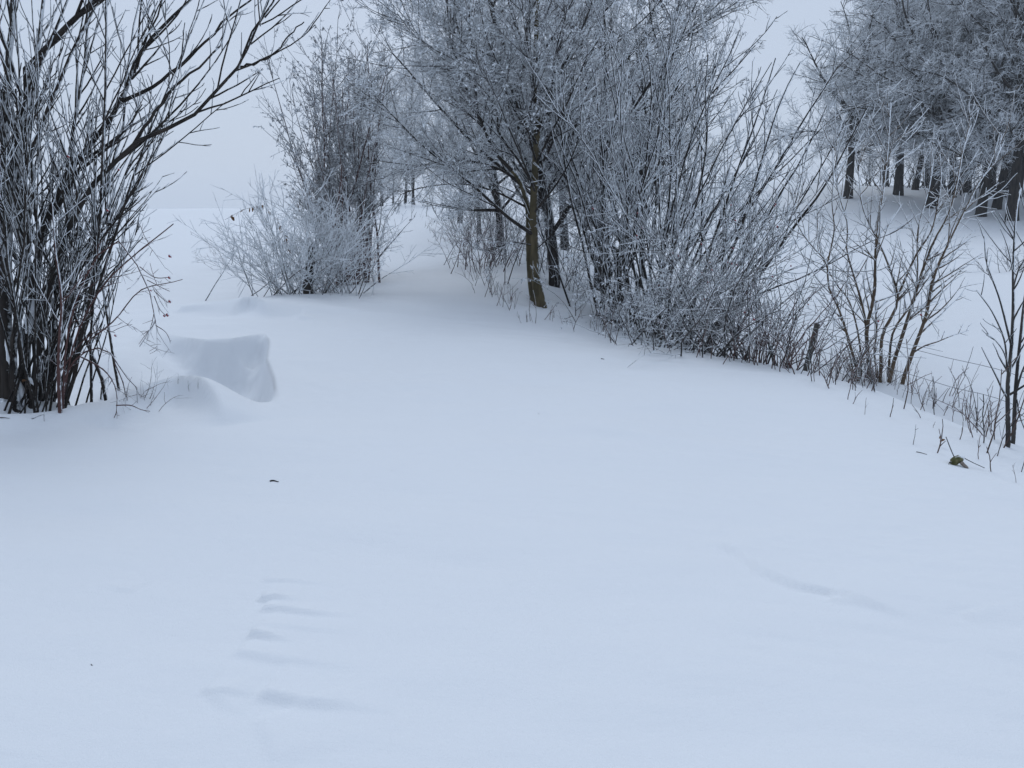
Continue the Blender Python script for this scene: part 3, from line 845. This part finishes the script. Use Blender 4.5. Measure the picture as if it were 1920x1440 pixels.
bramble('thicket_shrub', 'hazy rimed brush closing the top of the lane on its right', 'shrub', 866, 412, 1.5, 26, (1.2, 3.2), (3, 42), 59, 'grey', .09, 3.5, 5, .42, (1.0, 1.2), r=(.012, .022))
bramble('thicket_shrub', 'thin dark saplings behind the black trunk in the hedge', 'shrub', 1090, 560, .8, 30, (1.2, 2.6), (2, 28), 48, 'dark', .07, 4, 6, .30, (.8, .5))

# ------------------------------------------------------------------ shrubs left of the track
def left_mid():
    rng = np.random.default_rng(51)
    p = gp(560, 553); p = np.array([p[0], p[1] + .7, 0]); p[2] = float(height(np.array([p[0]]), np.array([p[1]]))[0])
    t = thing('rimed_dome_shrub', 'low dome of white rimed twigs around a short dark stub left of the track', 'shrub', p)
    S, SR = fan(rng, 120, p, (.45, .3), (-180, 180), (4, 64), (.9, 1.75), (.006, .011), 10, .01, .06)
    put('stems', Mesh().tubes(local(S, p), SR, 5, .34).mesh('stems', 'grey'), t)
    P1, R1 = grow(rng, S, SR, 6, .2, 1, 36, 12, (.38, .12), .4, 6, .01, .08, .7, .0046, .1, .8)
    P2, R2 = grow(rng, P1, R1, 7.5, .15, 1, 44, 14, (.4, .12), .3, 4, 0, .1, .8, .0042, .05, .35)
    put('twigs', Mesh().tubes(local(P1, p), R1, 4, .58).tubes(local(P2, p), R2, 3, .66).mesh('twigs', 'grey'), t, kind='stuff')
    q = W(580, 553, p[1] - .35)
    P = spline([q - [0, 0, .35], q + [-.01, 0, .2], W(584, 490, p[1] - .33), W(588, 455, p[1] - .3)], 9)[None]
    rr = np.array([[.10, .09, .085, .082, .08, .082, .078, .07, .035]])
    put('stub', Mesh().tubes(local(P, p), rr, 10, .02).mesh('stub', 'dark'), t)
    print('dome', len(P1), len(P2))
    # taller shrub behind it
    p2 = ground_at(652, 16.4)
    t2 = thing('tall_shrub', 'tall shrub of upright rimed stems with a reddish foot left of the track', 'shrub', p2)
    S, SR = fan(rng, 34, p2, (.30, .4), (-180, 180), (0, 17), (2.8, 5.0), (.014, .030), 14, .012, .035)
    Sb, SRb = fan(rng, 14, p2, (.3, .4), (-130, -50), (12, 28), (1.8, 3.2), (.010, .02), 14, .02, .04)
    S = np.concatenate([S, Sb]); SR = np.concatenate([SR, SRb])
    for P, R in zip(S, SR):
        put('stem', Mesh().tubes(local(P[None], p2), R[None], 6, .02, .3).mesh('stem', 'red'), t2)
    P1, R1 = grow(rng, S, SR, 4.2, .15, 1, 36, 10, (.26, .09), .5, 8, .03, .06, .6, .006, .2, 1.3)
    P2, R2 = grow(rng, P1, R1, 5.5, .15, 1, 42, 12, (.4, .12), .4, 5, .01, .08, .7, .005, .08, .6)
    P3, R3 = grow(rng, P2, R2, 6.5, .15, 1, 46, 12, (.4, .12), .3, 3, 0, .1, .8, .0046, .04, .25)
    put('twigs', Mesh().tubes(local(P1, p2), R1, 4, .26).tubes(local(P2, p2), R2, 3, .38).tubes(local(P3, p2), R3, 3, .44).mesh('twigs', 'grey'), t2, kind='stuff')
    hi = P2[P2[:, -1, 2] > p2[2] + 1.6]
    V, F, A = flakes(rng, hi, 7000, (.03, .065), .42)
    put('shrivelled_leaves', mesh_from('shrivelled_leaves', V - p2[None], F, A, 'flake', False), t2, kind='stuff')
    print('tall', len(P1), len(P2), len(P3))
    # brush at its foot
    bramble('thicket_shrub', 'reddish fine brush at the foot of the tall shrub left of the track', 'shrub', 650, 520, .2, 46, (.7, 1.5), (2, 26), 53, 'red', .07, 5, 7, .12, (.32, .35))
    bramble('thicket_shrub', 'small crooked dark bush at the left edge of the track', 'shrub', 680, 495, .0, 11, (.6, 1.3), (4, 26), 54, 'dark', .1, 5, 6, .26, (.12, .1))
    # dead umbel weed on the left
    w = gp(430, 505)
    t3 = thing('dead_weed', 'dead branching weed leaning left of the rimed dome shrub', 'weed', w)
    S, SR = fan(rng, 9, w, (.10, .08), (-130, -40), (30, 70), (.5, .95), (.004, .006), 8, .02, .08)
    P1, R1 = grow(rng, S, SR, 9, .4, 1, 45, 12, (.3, .1), .3, 4, .04, .1, .8, .003, .05, .3)
    P2, R2 = grow(rng, P1, R1, 16, .4, 1, 45, 12, (.4, .1), .2, 3, .05, .1, .9, .003, .03, .1)
    put('stalks', Mesh().tubes(local(S, w), SR, 4, .3).tubes(local(P1, w), R1, 3, .4).tubes(local(P2, w), R2, 3, .45).mesh('stalks', 'straw'), t3)
    # bowed twig with shrivelled leaves
    y = p[1]
    c = thing('bowed_twig', 'thin bowed twig with shrivelled leaves beside the rimed dome shrub', 'twig', gp(560, 545))
    o = np.array(c.location)
    P = spline([o - [0, 0, .05], W(545, 480, y), W(520, 410, y), W(495, 385, y), W(465, 390, y), W(440, 400, y), W(422, 412, y)], 14)[None]
    put('stem', Mesh().tubes(local(P, o), taper(np.array([.006]), np.array([.0035]), 14), 4, .25).mesh('stem', 'dark'), c)
    V, F, A = flakes(rng, P[:, 7:], 26, (.05, .09), .1, 1.5)
    put('leaves', mesh_from('leaves', V - o[None], F, A * .4, 'leaf', False), c)

left_mid()

# ------------------------------------------------------------------ open shrub on the right bank
def right_shrub():
    rng = np.random.default_rng(61)
    p = gp(1655, 715); y = p[1]
    t = thing('open_shrub', 'open shrub of curved brown stems with white rimed shoots on the right bank', 'shrub', p)
    X = lambda l: [(1300 + a / 2.4, 330 + b / 2.4) for a, b in l]
    st = [(X([(745, 900), (700, 740), (660, 610), (610, 500), (600, 390), (530, 310), (470, 220), (455, 140), (445, 60)]), .0, -.35, .020, .005),
          (X([(602, 400), (625, 300), (635, 230), (625, 120), (632, 0), (628, -120)]), -.15, -.1, .011, .0045),
          (X([(790, 900), (785, 750), (765, 600), (720, 440), (690, 330), (695, 220), (660, 100), (640, 0), (650, -130)]), .1, .3, .019, .005),
          (X([(795, 890), (780, 700), (815, 530), (820, 350), (830, 230), (850, 100), (870, -60), (890, -330)]), .05, .1, .027, .005),
          (X([(845, 890), (850, 720), (905, 610), (922, 540), (885, 420), (850, 330), (800, 230), (760, 130), (740, -60)]), -.05, .2, .022, .005),
          (X([(920, 540), (1000, 360), (1070, 250), (1100, 130), (1115, 20), (1110, -100)]), .05, .1, .014, .005),
          (X([(885, 890), (940, 720), (1000, 530), (1040, 400), (1085, 290), (1150, 170), (1190, 20), (1215, -120), (1250, -230)]), -.05, -.3, .024, .005),
          (X([(930, 955), (985, 800), (1050, 620), (1080, 460), (1170, 260), (1240, 120), (1290, 20), (1370, -80), (1385, -190)]), -.15, -.5, .025, .005),
          (X([(982, 800), (1040, 765), (1100, 745), (1160, 720), (1240, 695)]), -.2, -.5, .010, .0035),
          (X([(820, 560), (825, 700), (815, 800), (830, 890)])[::-1], .15, .2, .014, .012),
          (X([(720, 880), (690, 760), (640, 740), (600, 700), (570, 640)]), -.1, -.4, .010, .004),
          (X([(880, 860), (900, 700), (990, 560), (1010, 420), (1010, 250), (1060, 60), (1080, -60)]), .2, .5, .015, .005),
          (X([(760, 860), (740, 700), (700, 560), (640, 480), (570, 330), (555, 90)]), .2, .6, .013, .004)]
    Ps = []; Rs = []
    for pix, a, b, r0, r1 in st:
        P = trace(pix, y + a, y + b, 20); R = taper(np.array([r0 * 1.3]), np.array([max(r1 * 1.45, .006)]), 20, .9)
        if pix[0][1] > 680: P[0, 2] -= .15
        Ps.append(P); Rs.append(R[0])
        put('stem', Mesh().tubes(local(P[None], p), R, 8, .18 if r0 > .012 else .26, .55).mesh('stem', 'brown'), t)
    S = np.stack(Ps); SR = np.stack(Rs)
    P1, R1 = grow(rng, S, SR, 9, .22, 1, 40, 10, (.22, .08), .3, 7, .04, .06, .6, .0062, .1, .8)
    P2, R2 = grow(rng, P1, R1, 7, .2, 1, 44, 12, (.38, .12), .3, 5, .02, .08, .8, .0048, .06, .3)
    put('branches', Mesh().tubes(local(P1, p), R1, 5, .44, .3).mesh('branches', 'brown'), t)
    put('twigs', Mesh().tubes(local(P2, p), R2, 4, .58).mesh('twigs', 'brown'), t, kind='stuff')
    # thin suckers round the foot
    F1, FR = fan(rng, 60, (p[0] - .02, y), (.22, .12), (-180, 180), (2, 30), (.15, .55), (.003, .0055), 6, .02, .08)
    put('suckers', Mesh().tubes(local(F1, p), FR, 4, .36).mesh('suckers', 'straw'), t, kind='stuff')
    # thin stem sapling at the right edge of the picture
    q = gp(1893, 838); y = q[1]
    t2 = thing('dark_sapling', 'slender dark sapling with rimed shoots at the right edge', 'sapling', q)
    st = [(X([(1420, 1230), (1415, 950), (1430, 800), (1440, 600), (1440, 420), (1450, 200), (1470, 60)]), 0, .1, .021, .004),
          (X([(1442, 1195), (1448, 1000), (1460, 850), (1475, 700), (1490, 560), (1520, 380), (1540, 200)]), .12, .0, .018, .004),
          (X([(1412, 870), (1400, 740), (1350, 620), (1310, 560), (1275, 515)]), 0, -.2, .008, .0035),
          (X([(1430, 760), (1380, 560), (1340, 450), (1318, 380), (1310, 270)]), .02, .2, .009, .0035),
          (X([(1425, 900), (1400, 800), (1360, 740), (1322, 712)]), 0, -.25, .006, .003),
          (X([(1450, 980), (1480, 880), (1520, 800)]), .1, -.1, .009, .004),
          (X([(1455, 1000), (1470, 1080), (1500, 1160)]), .1, -.05, .006, .004),
          (X([(1440, 500), (1465, 420), (1500, 360)]), 0, -.1, .007, .003),
          (X([(1440, 280), (1400, 210), (1375, 165)]), .05, 0, .005, .003)]
    Ps = []; Rs = []
    for pix, a, b, r0, r1 in st:
        P = trace(pix, y + a, y + b, 16); R = taper(np.array([r0]), np.array([r1 * 1.4]), 16, .9)
        if pix[0][1] > 820: P[0, 2] -= .12
        Ps.append(P); Rs.append(R[0])
        put('stem', Mesh().tubes(local(P[None], q), R, 8, .24, .4).mesh('stem', 'grey'), t2)
    P1, R1 = grow(rng, np.stack(Ps), np.stack(Rs), 7, .2, 1, 36, 9, (.22, .07), .3, 6, .04, .07, .6, .0040, .08, .5)
    put('twigs', Mesh().tubes(local(P1, q), R1, 5, .40).mesh('twigs', 'grey'), t2, kind='stuff')

right_shrub()

# ------------------------------------------------------------------ beech wood on the right
def beech_parts(rng, H, r, lo, lean=(0, 0), dn=1.0):
    """a spreading beech: short trunk that forks into long rising limbs, the lowest ones level and drooping"""
    K = 14
    tP = walk(rng, np.array([[0, 0, -.4]]), np.array([[lean[0], lean[1], 1.]]), np.array([H * .66]), K, .08, .035)
    tR = taper(np.array([r]), np.array([r * .3]), K, .9); tR[0, 0] *= 1.3; tR[0, 1] *= 1.10
    La, LaR = grow(rng, tP, tR, 2.6, .42, 1., 34, 10, (.80, .14), .25, 14, .03, .09, .62, .03, 2.5, 8)
    Lb, LbR = grow(rng, tP, tR, 4.0, lo, .75, 72, 12, (.72, .14), .3, 14, .0, .10, .36, .03, 2.0, 7)
    L = np.concatenate([La, Lb]); LR = np.concatenate([LaR, LbR])
    B, BR = grow(rng, L, LR, 2.6 * dn, .12, 1, 46, 14, (.42, .12), .4, 9, .01, .11, .5, .018, .7, 3.0)
    T, TR = grow(rng, B, BR, 5.0 * dn, .1, 1, 48, 14, (.42, .12), .35, 5, -.01, .13, .55, .012, .35, 1.2)
    T2, TR2 = grow(rng, T, TR, 8 * dn, .1, 1, 50, 15, (.48, .14), .3, 3, -.02, .16, .8, .010, .15, .6)
    print('beech', len(L), len(B), len(T), len(T2))
    return [('trunk', Mesh().tubes(tP, tR, 12, .0).mesh('trunk', 'dark'), None),
            ('branches', Mesh().tubes(L, LR, 6, .0).tubes(B, BR, 4, .16).mesh('branches', 'dark'), None),
            ('twigs', Mesh().tubes(T, TR, 3, .52).tubes(T2, TR2, 3, .70).mesh('twigs', 'grey'), 'stuff')]

rngb = np.random.default_rng(91)
BE = [beech_parts(rngb, 10.6, .27, .34, (0, 0), 1.25), beech_parts(rngb, 13.5, .28, .30), beech_parts(rngb, 13.5, .22, .40)]
GB = 'rimed beeches of the wood on the right field'
for (px, py, y, v, rz, sc, lab) in [
        (1590, 366, 45, 0, 2.2, .95, 'outermost rimed beech on the left corner of the wood, wide boughs to the left'),
        (1684, 367, 46, 1, .5, .95, 'rimed beech second from the left in the wood front'),
        (1746, 388, 41.5, 1, 3.6, 1.0, 'thick-trunked rimed beech at the middle of the wood front'),
        (1786, 372, 46, 2, 1.4, 1.0, 'straight-trunked beech just behind the thick middle trunk'),
        (1715, 360, 53, 2, 4.4, .95, 'slim beech behind the gap between the second and third front trunks'),
        (1838, 402, 38.5, 0, 5.0, .95, 'dark beech trunk at the right front of the wood, above the bare bank'),
        (1868, 408, 40.5, 2, 2.9, 1.0, 'slim dark beech right of the front bank trunk'),
        (1898, 422, 37, 1, 1.1, .95, 'dark beech trunk at the right edge of the wood front'),
        (1812, 372, 51, 0, .2, 1.05, 'beech in the second row, left of the front bank trunk'),
        (1858, 380, 48, 2, 5.8, 1.05, 'beech in the second row behind the front bank trunk'),
        (1905, 390, 46, 0, 3.3, 1.05, 'beech in the second row at the right edge of the picture'),
        (1765, 350, 60, 2, 2.4, 1.1, 'hazy beech deep in the wood behind the middle trunk'),
        (1660, 350, 64, 0, 1.7, .95, 'hazy beech behind the left corner of the wood'),
        (1845, 355, 60, 1, 4.1, 1.1, 'hazy beech deep in the wood, upper right'),
        (1885, 370, 57, 1, 2.7, 1.1, 'hazy beech deep in the wood near the right picture edge'),
        (1930, 400, 50, 2, .9, 1.05, 'beech crown leaning in over the upper right corner'),
        (1800, 350, 68, 0, 4.9, 1.2, 'farthest hazy beech behind the wood centre'),
        (1735, 350, 66, 1, 5.5, 1.0, 'far hazy beech seen left of the thick middle trunk'),
        (1960, 430, 38, 2, 2.0, 1.0, 'beech cut by the right picture edge')]:
    place(BE[v], 'beech_tree', lab, 'tree', ground_at(px, y), rz, sc, GB)
GF_ = 'faint far trees in the haze'
for (px, y, v, rz, sc, lab) in [(1490, 160, 1, .6, .9, 'faint far tree on the skyline left of the wood'), (1525, 165, 0, 2.6, .9, 'faint far tree on the skyline touching the wood corner'),
                               (318, 380, 0, 3.1, 1.3, 'faint far tree in the haze behind the left shrub tips'), (350, 390, 1, 1.0, 1.1, 'faintest far tree in the haze over the left field')]:
    place(HT[v], 'far_tree', lab, 'tree', ground_at(px, y), rz, sc, GF_)
bramble('field_shrub', 'small rimed shrub standing alone on the right field', 'shrub', 1893, 508, .0, 22, (.5, 1.1), (10, 60), 95, 'grey', .1, 5, 7, .42, (.25, .25))

for px, y, sd, lab in [(1660, 60, 71, 'hazy rimed brush behind the left trunks of the wood'), (1735, 58, 72, 'hazy rimed brush behind the middle trunks of the wood'),
                       (1815, 54, 73, 'dark rimed brush between the right trunks of the wood'), (1885, 47, 74, 'dark rimed brush at the right end of the wood')]:
    bramble('forest_shrub', lab, 'shrub', 0, 0, 0, 34, (1.5, 4.2), (3, 45), sd, 'dark', .1, 3.0, 3.6, .36, (2.2, 1.2), r=(.018, .04), at=ground_at(px, y))

# ------------------------------------------------------------------ fence
def fence():
    ptop = W(1533, 606, 10.2)
    base = np.array([ptop[0] - .16, 10.25, 0]); base[2] = float(height(base[:1], base[1:2])[0])
    t = thing('fence_post', 'leaning weathered wooden post at the right end of the hedge', 'fence post', base)
    P = np.stack([base - [0, 0, .3], base + (ptop - base) * .35, base + (ptop - base) * .7, ptop - (ptop - base) * .01, ptop])[None]
    po = put('post', Mesh().tubes(local(P, base), np.array([[.042, .040, .040, .039, .02]]), 8, .06).mesh('post', 'post'), t)
    V, F = blob(np.random.default_rng(3), (.04, .04, .02), .2)
    put('snow_cap', mesh_from('snow_cap', V + (ptop - base) + [0, 0, .008], F, None, 'snow'), po)
    for i, (pix, lab) in enumerate([([(1530, 622, 10.2), (1740, 660, 8.3), (1885, 696, 7.3), (2150, 800, 5.6)], 'upper rimed fence wire crossing the lower right field'),
                                    ([(1526, 655, 10.2), (1760, 716, 8.2), (1885, 752, 7.3), (2150, 880, 5.6)], 'lower rimed fence wire behind the bank weeds'),
                                    ([(1400, 590, 11.5), (1470, 606, 10.9), (1531, 618, 10.2)], 'short fence wire running left into the rose bush')]):
        P = spline([W(*q) for q in pix], 24)[None]
        P[0, :, 2] -= .02 * np.sin(np.linspace(0, np.pi * 3, 24)) ** 2
        o = P[0, 0]
        w = put('fence_wire', Mesh().tubes(local(P, o), np.full((1, 24), .0028), 5, .4).mesh('fence_wire', 'wire'))
        w.location = Vector(o); w['label'] = lab; w['category'] = 'wire'

fence()

# ------------------------------------------------------------------ weeds, stalks, litter
def stalk_mesh(rng, h, mat, side=3):
    P = walk(rng, np.array([[0, 0, -.05]]), np.array([[rng.normal(0, .18), rng.normal(0, .18), 1.]]), np.array([h + .05]), 7, .0, .10)
    R = taper(np.array([rng.uniform(.0038, .0052)]), np.array([.0028]), 7)
    m = Mesh().tubes(P, R, 5, .18)
    p1, r1 = grow(rng, P, R, side / max(h, .1), .3, 1, 42, 14, (.35, .12), .3, 4, .05, .1, .75, .003, .03, .25)
    m.tubes(p1, r1, 4, .28)
    return m.mesh('stalk', mat)

rngw = np.random.default_rng(101)
SM = [stalk_mesh(rngw, h, m, s) for h, m, s in [(.22, 'straw', 2), (.34, 'red', 3), (.42, 'straw', 3), (.30, 'grey', 2), (.5, 'straw', 4), (.26, 'red', 3), (.38, 'grey', 3), (.18, 'straw', 1), (.46, 'red', 2), (.6, 'grey', 4)]]

LOOK = ['small straw-coloured', 'reddish branching', 'mid-height straw-coloured', 'short grey', 'tall straw-coloured branching',
        'short reddish', 'grey branching', 'tiny straw-coloured', 'tall reddish', 'tallest grey branching']

def stalk(px, py, k, sc, where, group, lean=0.0):
    p = gp(px, py)
    o = put('dead_stalk', SM[k])
    o.location = Vector(p); o.rotation_euler = (lean * rngw.normal(0, .3), lean * rngw.normal(0, .3), rngw.uniform(0, 6.3))
    o.scale = (sc, sc, sc)
    o['label'] = LOOK[k] + ' stalk ' + where; o['category'] = 'stalk'; o['group'] = group
    return o

def zone(px, cuts):
    for lim, w in cuts:
        if px < lim: return w
    return cuts[-1][1]

def along(pts, t):
    pts = np.array(pts, float); s = np.r_[0, np.cumsum(np.linalg.norm(np.diff(pts, axis=0), axis=1))]
    u = t * s[-1]
    return np.interp(u, s, pts[:, 0]), np.interp(u, s, pts[:, 1])

for i in range(95):
    px, py = along([(1150, 643), (1300, 662), (1430, 682), (1560, 706), (1640, 722)], rngw.beta(1.9, .9))
    stalk(px + rngw.normal(0, 5), py + rngw.normal(1, 7), rngw.integers(0, 10), rngw.uniform(.9, 1.5), zone(px, [(1260, 'under the left half of the fan-shaped shrub'), (1370, 'under the right half of the fan-shaped shrub'), (1470, 'at the foot of the rounded rose bush'), (1550, 'beside the leaning fence post'), (9999, 'left of the open brown-stemmed shrub')]), 'weed fringe along the hedge foot', lean=.6)
for i in range(95):
    px, py = along([(1540, 708), (1690, 735), (1780, 765), (1880, 835)], rngw.random())
    stalk(px + rngw.normal(0, 10), py + rngw.normal(4, 12), rngw.integers(0, 9), rngw.uniform(.6, 1.35), zone(px, [(1620, 'at the left foot of the open brown-stemmed shrub'), (1700, 'in front of the open brown-stemmed shrub'), (1770, 'just right of the open brown-stemmed shrub'), (1830, 'on the bank midway to the dark sapling'), (9999, 'beside the dark sapling foot')]), 'stalks on the right bank', lean=.8)
for i in range(26):
    px, py = along([(985, 600), (1040, 610), (1110, 622), (1150, 640)], rngw.random())
    stalk(px + rngw.normal(0, 6), py + rngw.normal(0, 6), rngw.integers(0, 8), rngw.uniform(.8, 1.3), 'in the snow just right of the twin-trunked tree foot', 'stalks by the twin-trunked tree', lean=.6)
for i in range(34):
    px, py = along([(875, 515), (900, 540), (940, 562), (965, 578)], rngw.random())
    stalk(px + rngw.normal(0, 9), py + rngw.normal(0, 8), rngw.integers(0, 9), rngw.uniform(.8, 1.4), 'leaning in the snow left of the twin-trunked tree foot', 'stalks left of the twin-trunked tree', lean=1.0)
for i in range(22):
    px, py = along([(600, 556), (640, 545), (690, 500), (700, 490)], rngw.random())
    stalk(px + rngw.normal(0, 10), py + rngw.normal(0, 5), rngw.integers(0, 8), rngw.uniform(.6, 1.1), 'at the snowy foot of the tall shrub left of the track', 'stalks by the tall left shrub', lean=.8)
for i in range(20):
    px, py = along([(845, 470), (815, 430), (790, 405)], rngw.random())
    stalk(px + rngw.normal(0, 8), py + rngw.normal(0, 6), rngw.integers(0, 8), rngw.uniform(.8, 1.4), 'along the upper right side of the track', 'stalks along the upper track', lean=.8)
# single stalks one can pick out in the open snow of the bank
for (px, py, k, sc, lab) in [
        (1711, 834, 3, .55, 'small forked stalk alone in the snow, left of the leaf-bearing stalk'),
        (1757, 850, 0, 1.15, 'thin stalk carrying a curled dead leaf on the bank'),
        (1800, 824, 7, .8, 'short bent stalk above the mossy wood piece'),
        (1838, 862, 5, .7, 'low stalk with a side twig below the sapling foot'),
        (1862, 885, 0, .9, 'crooked stalk in the snow below the sapling'),
        (1912, 884, 6, .7, 'reddish stalk at the right picture edge below the sapling'),
        (1670, 782, 7, .9, 'curved stalk in the open snow below the open shrub'),
        (1622, 778, 5, .55, 'forked stalk in the snow left below the open shrub'),
        (1725, 783, 7, .75, 'hooked stalk in the snow right below the open shrub'),
        (1597, 757, 0, .7, 'leftmost lone stalk below the open shrub'),
        (1750, 802, 7, .4, 'tiny twig tip in the snow above the leaf-bearing stalk'),
        (1905, 905, 1, .4, 'low sprawling twig at the right picture edge, lowest on the bank'),
        (1835, 812, 9, 1.0, 'tall thin stalk just left of the dark sapling'),
        (1850, 850, 4, 1.3, 'tallest branching stalk in front of the dark sapling'),
        (1868, 855, 9, .9, 'dark branching stalk touching the dark sapling foot'),
        (1815, 735, 4, .8, 'upright stalk in front of the lower fence wire'),
        (1745, 742, 8, .9, 'straight stalk beside the right foot of the open shrub')]:
    p = gp(px, py)
    o = put('lone_stalk', SM[k]); o.location = Vector(p); o.scale = (sc,) * 3
    o.rotation_euler = (rngw.normal(0, .2), rngw.normal(0, .25), rngw.uniform(0, 6.3)); o['label'] = lab; o['category'] = 'stalk'

p = gp(1760, 836)
V, F, A = leaf_shape(rngw, .05, .03)
o = put('curled_leaf', mesh_from('curled_leaf', V, F, A, 'leaf')); o.location = Vector(p + [0, -.02, .06]); o.rotation_euler = (.6, .3, .5)
o['label'] = 'curled brown leaf caught on a stalk above the mossy wood piece'; o['category'] = 'leaf'

# mossy broken piece of branch lying on the snow
def wood_piece():
    rng = np.random.default_rng(7)
    p = gp(1795, 872)
    t = thing('mossy_wood_piece', 'mossy lichen-covered piece of broken branch lying on the snow at lower right', 'wood piece', p)
    P = spline([(-.045, -.02, .005), (-.02, -.005, .03), (.015, .01, .042), (.05, .02, .05)], 9)[None]
    V, F, A = tube(P, np.array([[.012, .024, .028, .027, .028, .026, .027, .022, .008]]), 10, .12)
    V += rng.normal(0, .0025, V.shape)
    put('bark_piece', mesh_from('bark_piece', V, F, A, 'moss'), t)
    P = spline([(.005, -.03, .03), (.02, -.045, .012), (.045, -.055, -.005)], 6)[None]
    put('splinter', Mesh().tubes(P, np.array([[.012, .013, .012, .011, .009, .003]]), 7, .2).mesh('splinter', 'wood'), t)
    P = np.stack([spline([(.05, .02, .045), (.10, 0, .02), (.17, -.03, -.01)], 8), spline([(-.01, .02, .04), (-.03, .05, .10), (-.06, .07, .18)], 8), spline([(-.04, -.02, .02), (-.065, -.02, .028), (-.075, -.03, .01)], 8)])
    put('twig', Mesh().tubes(P, np.full((3, 8), .0035), 5, .15).mesh('twig', 'dark'), t)

wood_piece()

def stick(pix, r, label, mat='dark', lift=.004):
    P = spline([gp(a, b) + [0, 0, lift] for a, b in pix], 6)[None]
    o = P[0, 0]
    m = Mesh().tubes(local(P, o), taper(np.array([r]), np.array([r * .6]), 6), 5, .12)
    s = put('fallen_stick', m.mesh('fallen_stick', mat)); s.location = Vector(o); s['label'] = label; s['category'] = 'stick'

stick([(506, 903), (513, 902), (522, 904)], .006, 'short dark stick lying alone on the open snow left of centre')
stick([(60, 786), (70, 781), (82, 777)], .005, 'straight twig lying on the snow in front of the left shrub')
stick([(0, 784), (10, 784), (18, 785)], .004, 'short twig on the snow at the left picture edge')
stick([(1127, 673), (1133, 674)], .005, 'tiny stick on the snow crest below the hedge middle')
stick([(1718, 848), (1728, 850), (1738, 853)], .003, 'thin bent grass blade on the snow left of the mossy wood piece')
for (px, py, k, sc, lab) in [(84, 790, 7, .45, 'stubby forked twig sticking up in front of the left shrub'), (335, 722, 7, .5, 'small hooked weed tip in the hollow beside the snow drift'),
                             (355, 732, 0, .4, 'pair of grass tips at the drift edge in the hollow'), (372, 728, 7, .4, 'leaning grass tip just above the snow drift')]:
    q = gp(px, py); o = put('lone_stalk', SM[k]); o.location = Vector(q); o.scale = (sc,) * 3; o['label'] = lab; o['category'] = 'stalk'

for px, py in [(1010, 776), (735, 883), (172, 1247)]:
    q = gp(px, py); a = rngw.uniform(0, 3.1); d = np.array([math.cos(a), math.sin(a), 0]) * .008
    P = np.stack([q - d, q + [0, 0, .002], q + d])[None]
    o = put('bark_crumb', Mesh().tubes(local(P, q), np.array([[.001, .0022, .0008]]), 5, .1).mesh('bark_crumb', 'dark')); o.location = Vector(q)
    o['label'] = 'tiny dark crumb of bark lying on the open snow'; o['category'] = 'bark crumb'; o['group'] = 'bark crumbs scattered on the snow'

# rimed stump-like stick and dry weeds in the hollow behind the rose canes
def hollow_bits():
    rng = np.random.default_rng(15)
    p = gp(188, 748)
    P = spline([p - [0, 0, .08], W(192, 730, p[1]), W(200, 712, p[1] + .02)], 7)[None]
    o = put('snowy_stub', Mesh().tubes(local(P, p), np.array([[.014, .013, .015, .013, .016, .015, .01]]), 7, .28).mesh('snowy_stub', 'dark')); o.location = Vector(p)
    o['label'] = 'short snow-crusted stub standing in the hollow beside the left shrub'; o['category'] = 'stub'
    w = gp(268, 745)
    t = thing('dead_weed', 'small tangle of dry weeds in the hollow below the rose hips', 'weed', w)
    S, SR = fan(rng, 12, w, (.06, .04), (-180, 180), (5, 55), (.15, .42), (.0022, .0035), 8, -.03, .12)
    P1, R1 = grow(rng, S, SR, 10, .3, 1, 50, 14, (.35, .1), .2, 4, -.02, .14, .8, .0018, .03, .15)
    put('stalks', Mesh().tubes(local(S, w), SR, 4, .25).tubes(local(P1, w), R1, 3, .3).mesh('stalks', 'straw'), t)

hollow_bits()
# ------------------------------------------------------------------ haze
def haze_box():
    m, N, Lk = newmat('haze_air')
    out = N.new('ShaderNodeOutputMaterial'); v = N.new('ShaderNodeVolumePrincipled')
    v.inputs['Color'].default_value = (.94, .97, 1.0, 1)
    v.inputs['Density'].default_value = HAZE
    v.inputs['Anisotropy'].default_value = .2
    Lk.new(v.outputs[0], out.inputs['Volume'])
    zlo = float(GZ.min()) - 1.0
    x0, x1, y0, y1, z0, z1 = gx[0] - 5, gx[-1] + 5, gy[0] - 5, gy[-1] + 5, zlo, 24.0
    V = np.array([(x, y, z) for z in (z0, z1) for y in (y0, y1) for x in (x0, x1)])
    F = np.array([(0, 2, 3, 1), (4, 5, 7, 6), (0, 1, 5, 4), (2, 6, 7, 3), (0, 4, 6, 2), (1, 3, 7, 5)])
    M['haze_air'] = m
    o = put('haze', mesh_from('haze', V, F, None, 'haze_air', False), kind='stuff')
    o['label'] = 'thin winter haze over the whole place'
HAZE = .0009
haze_box()
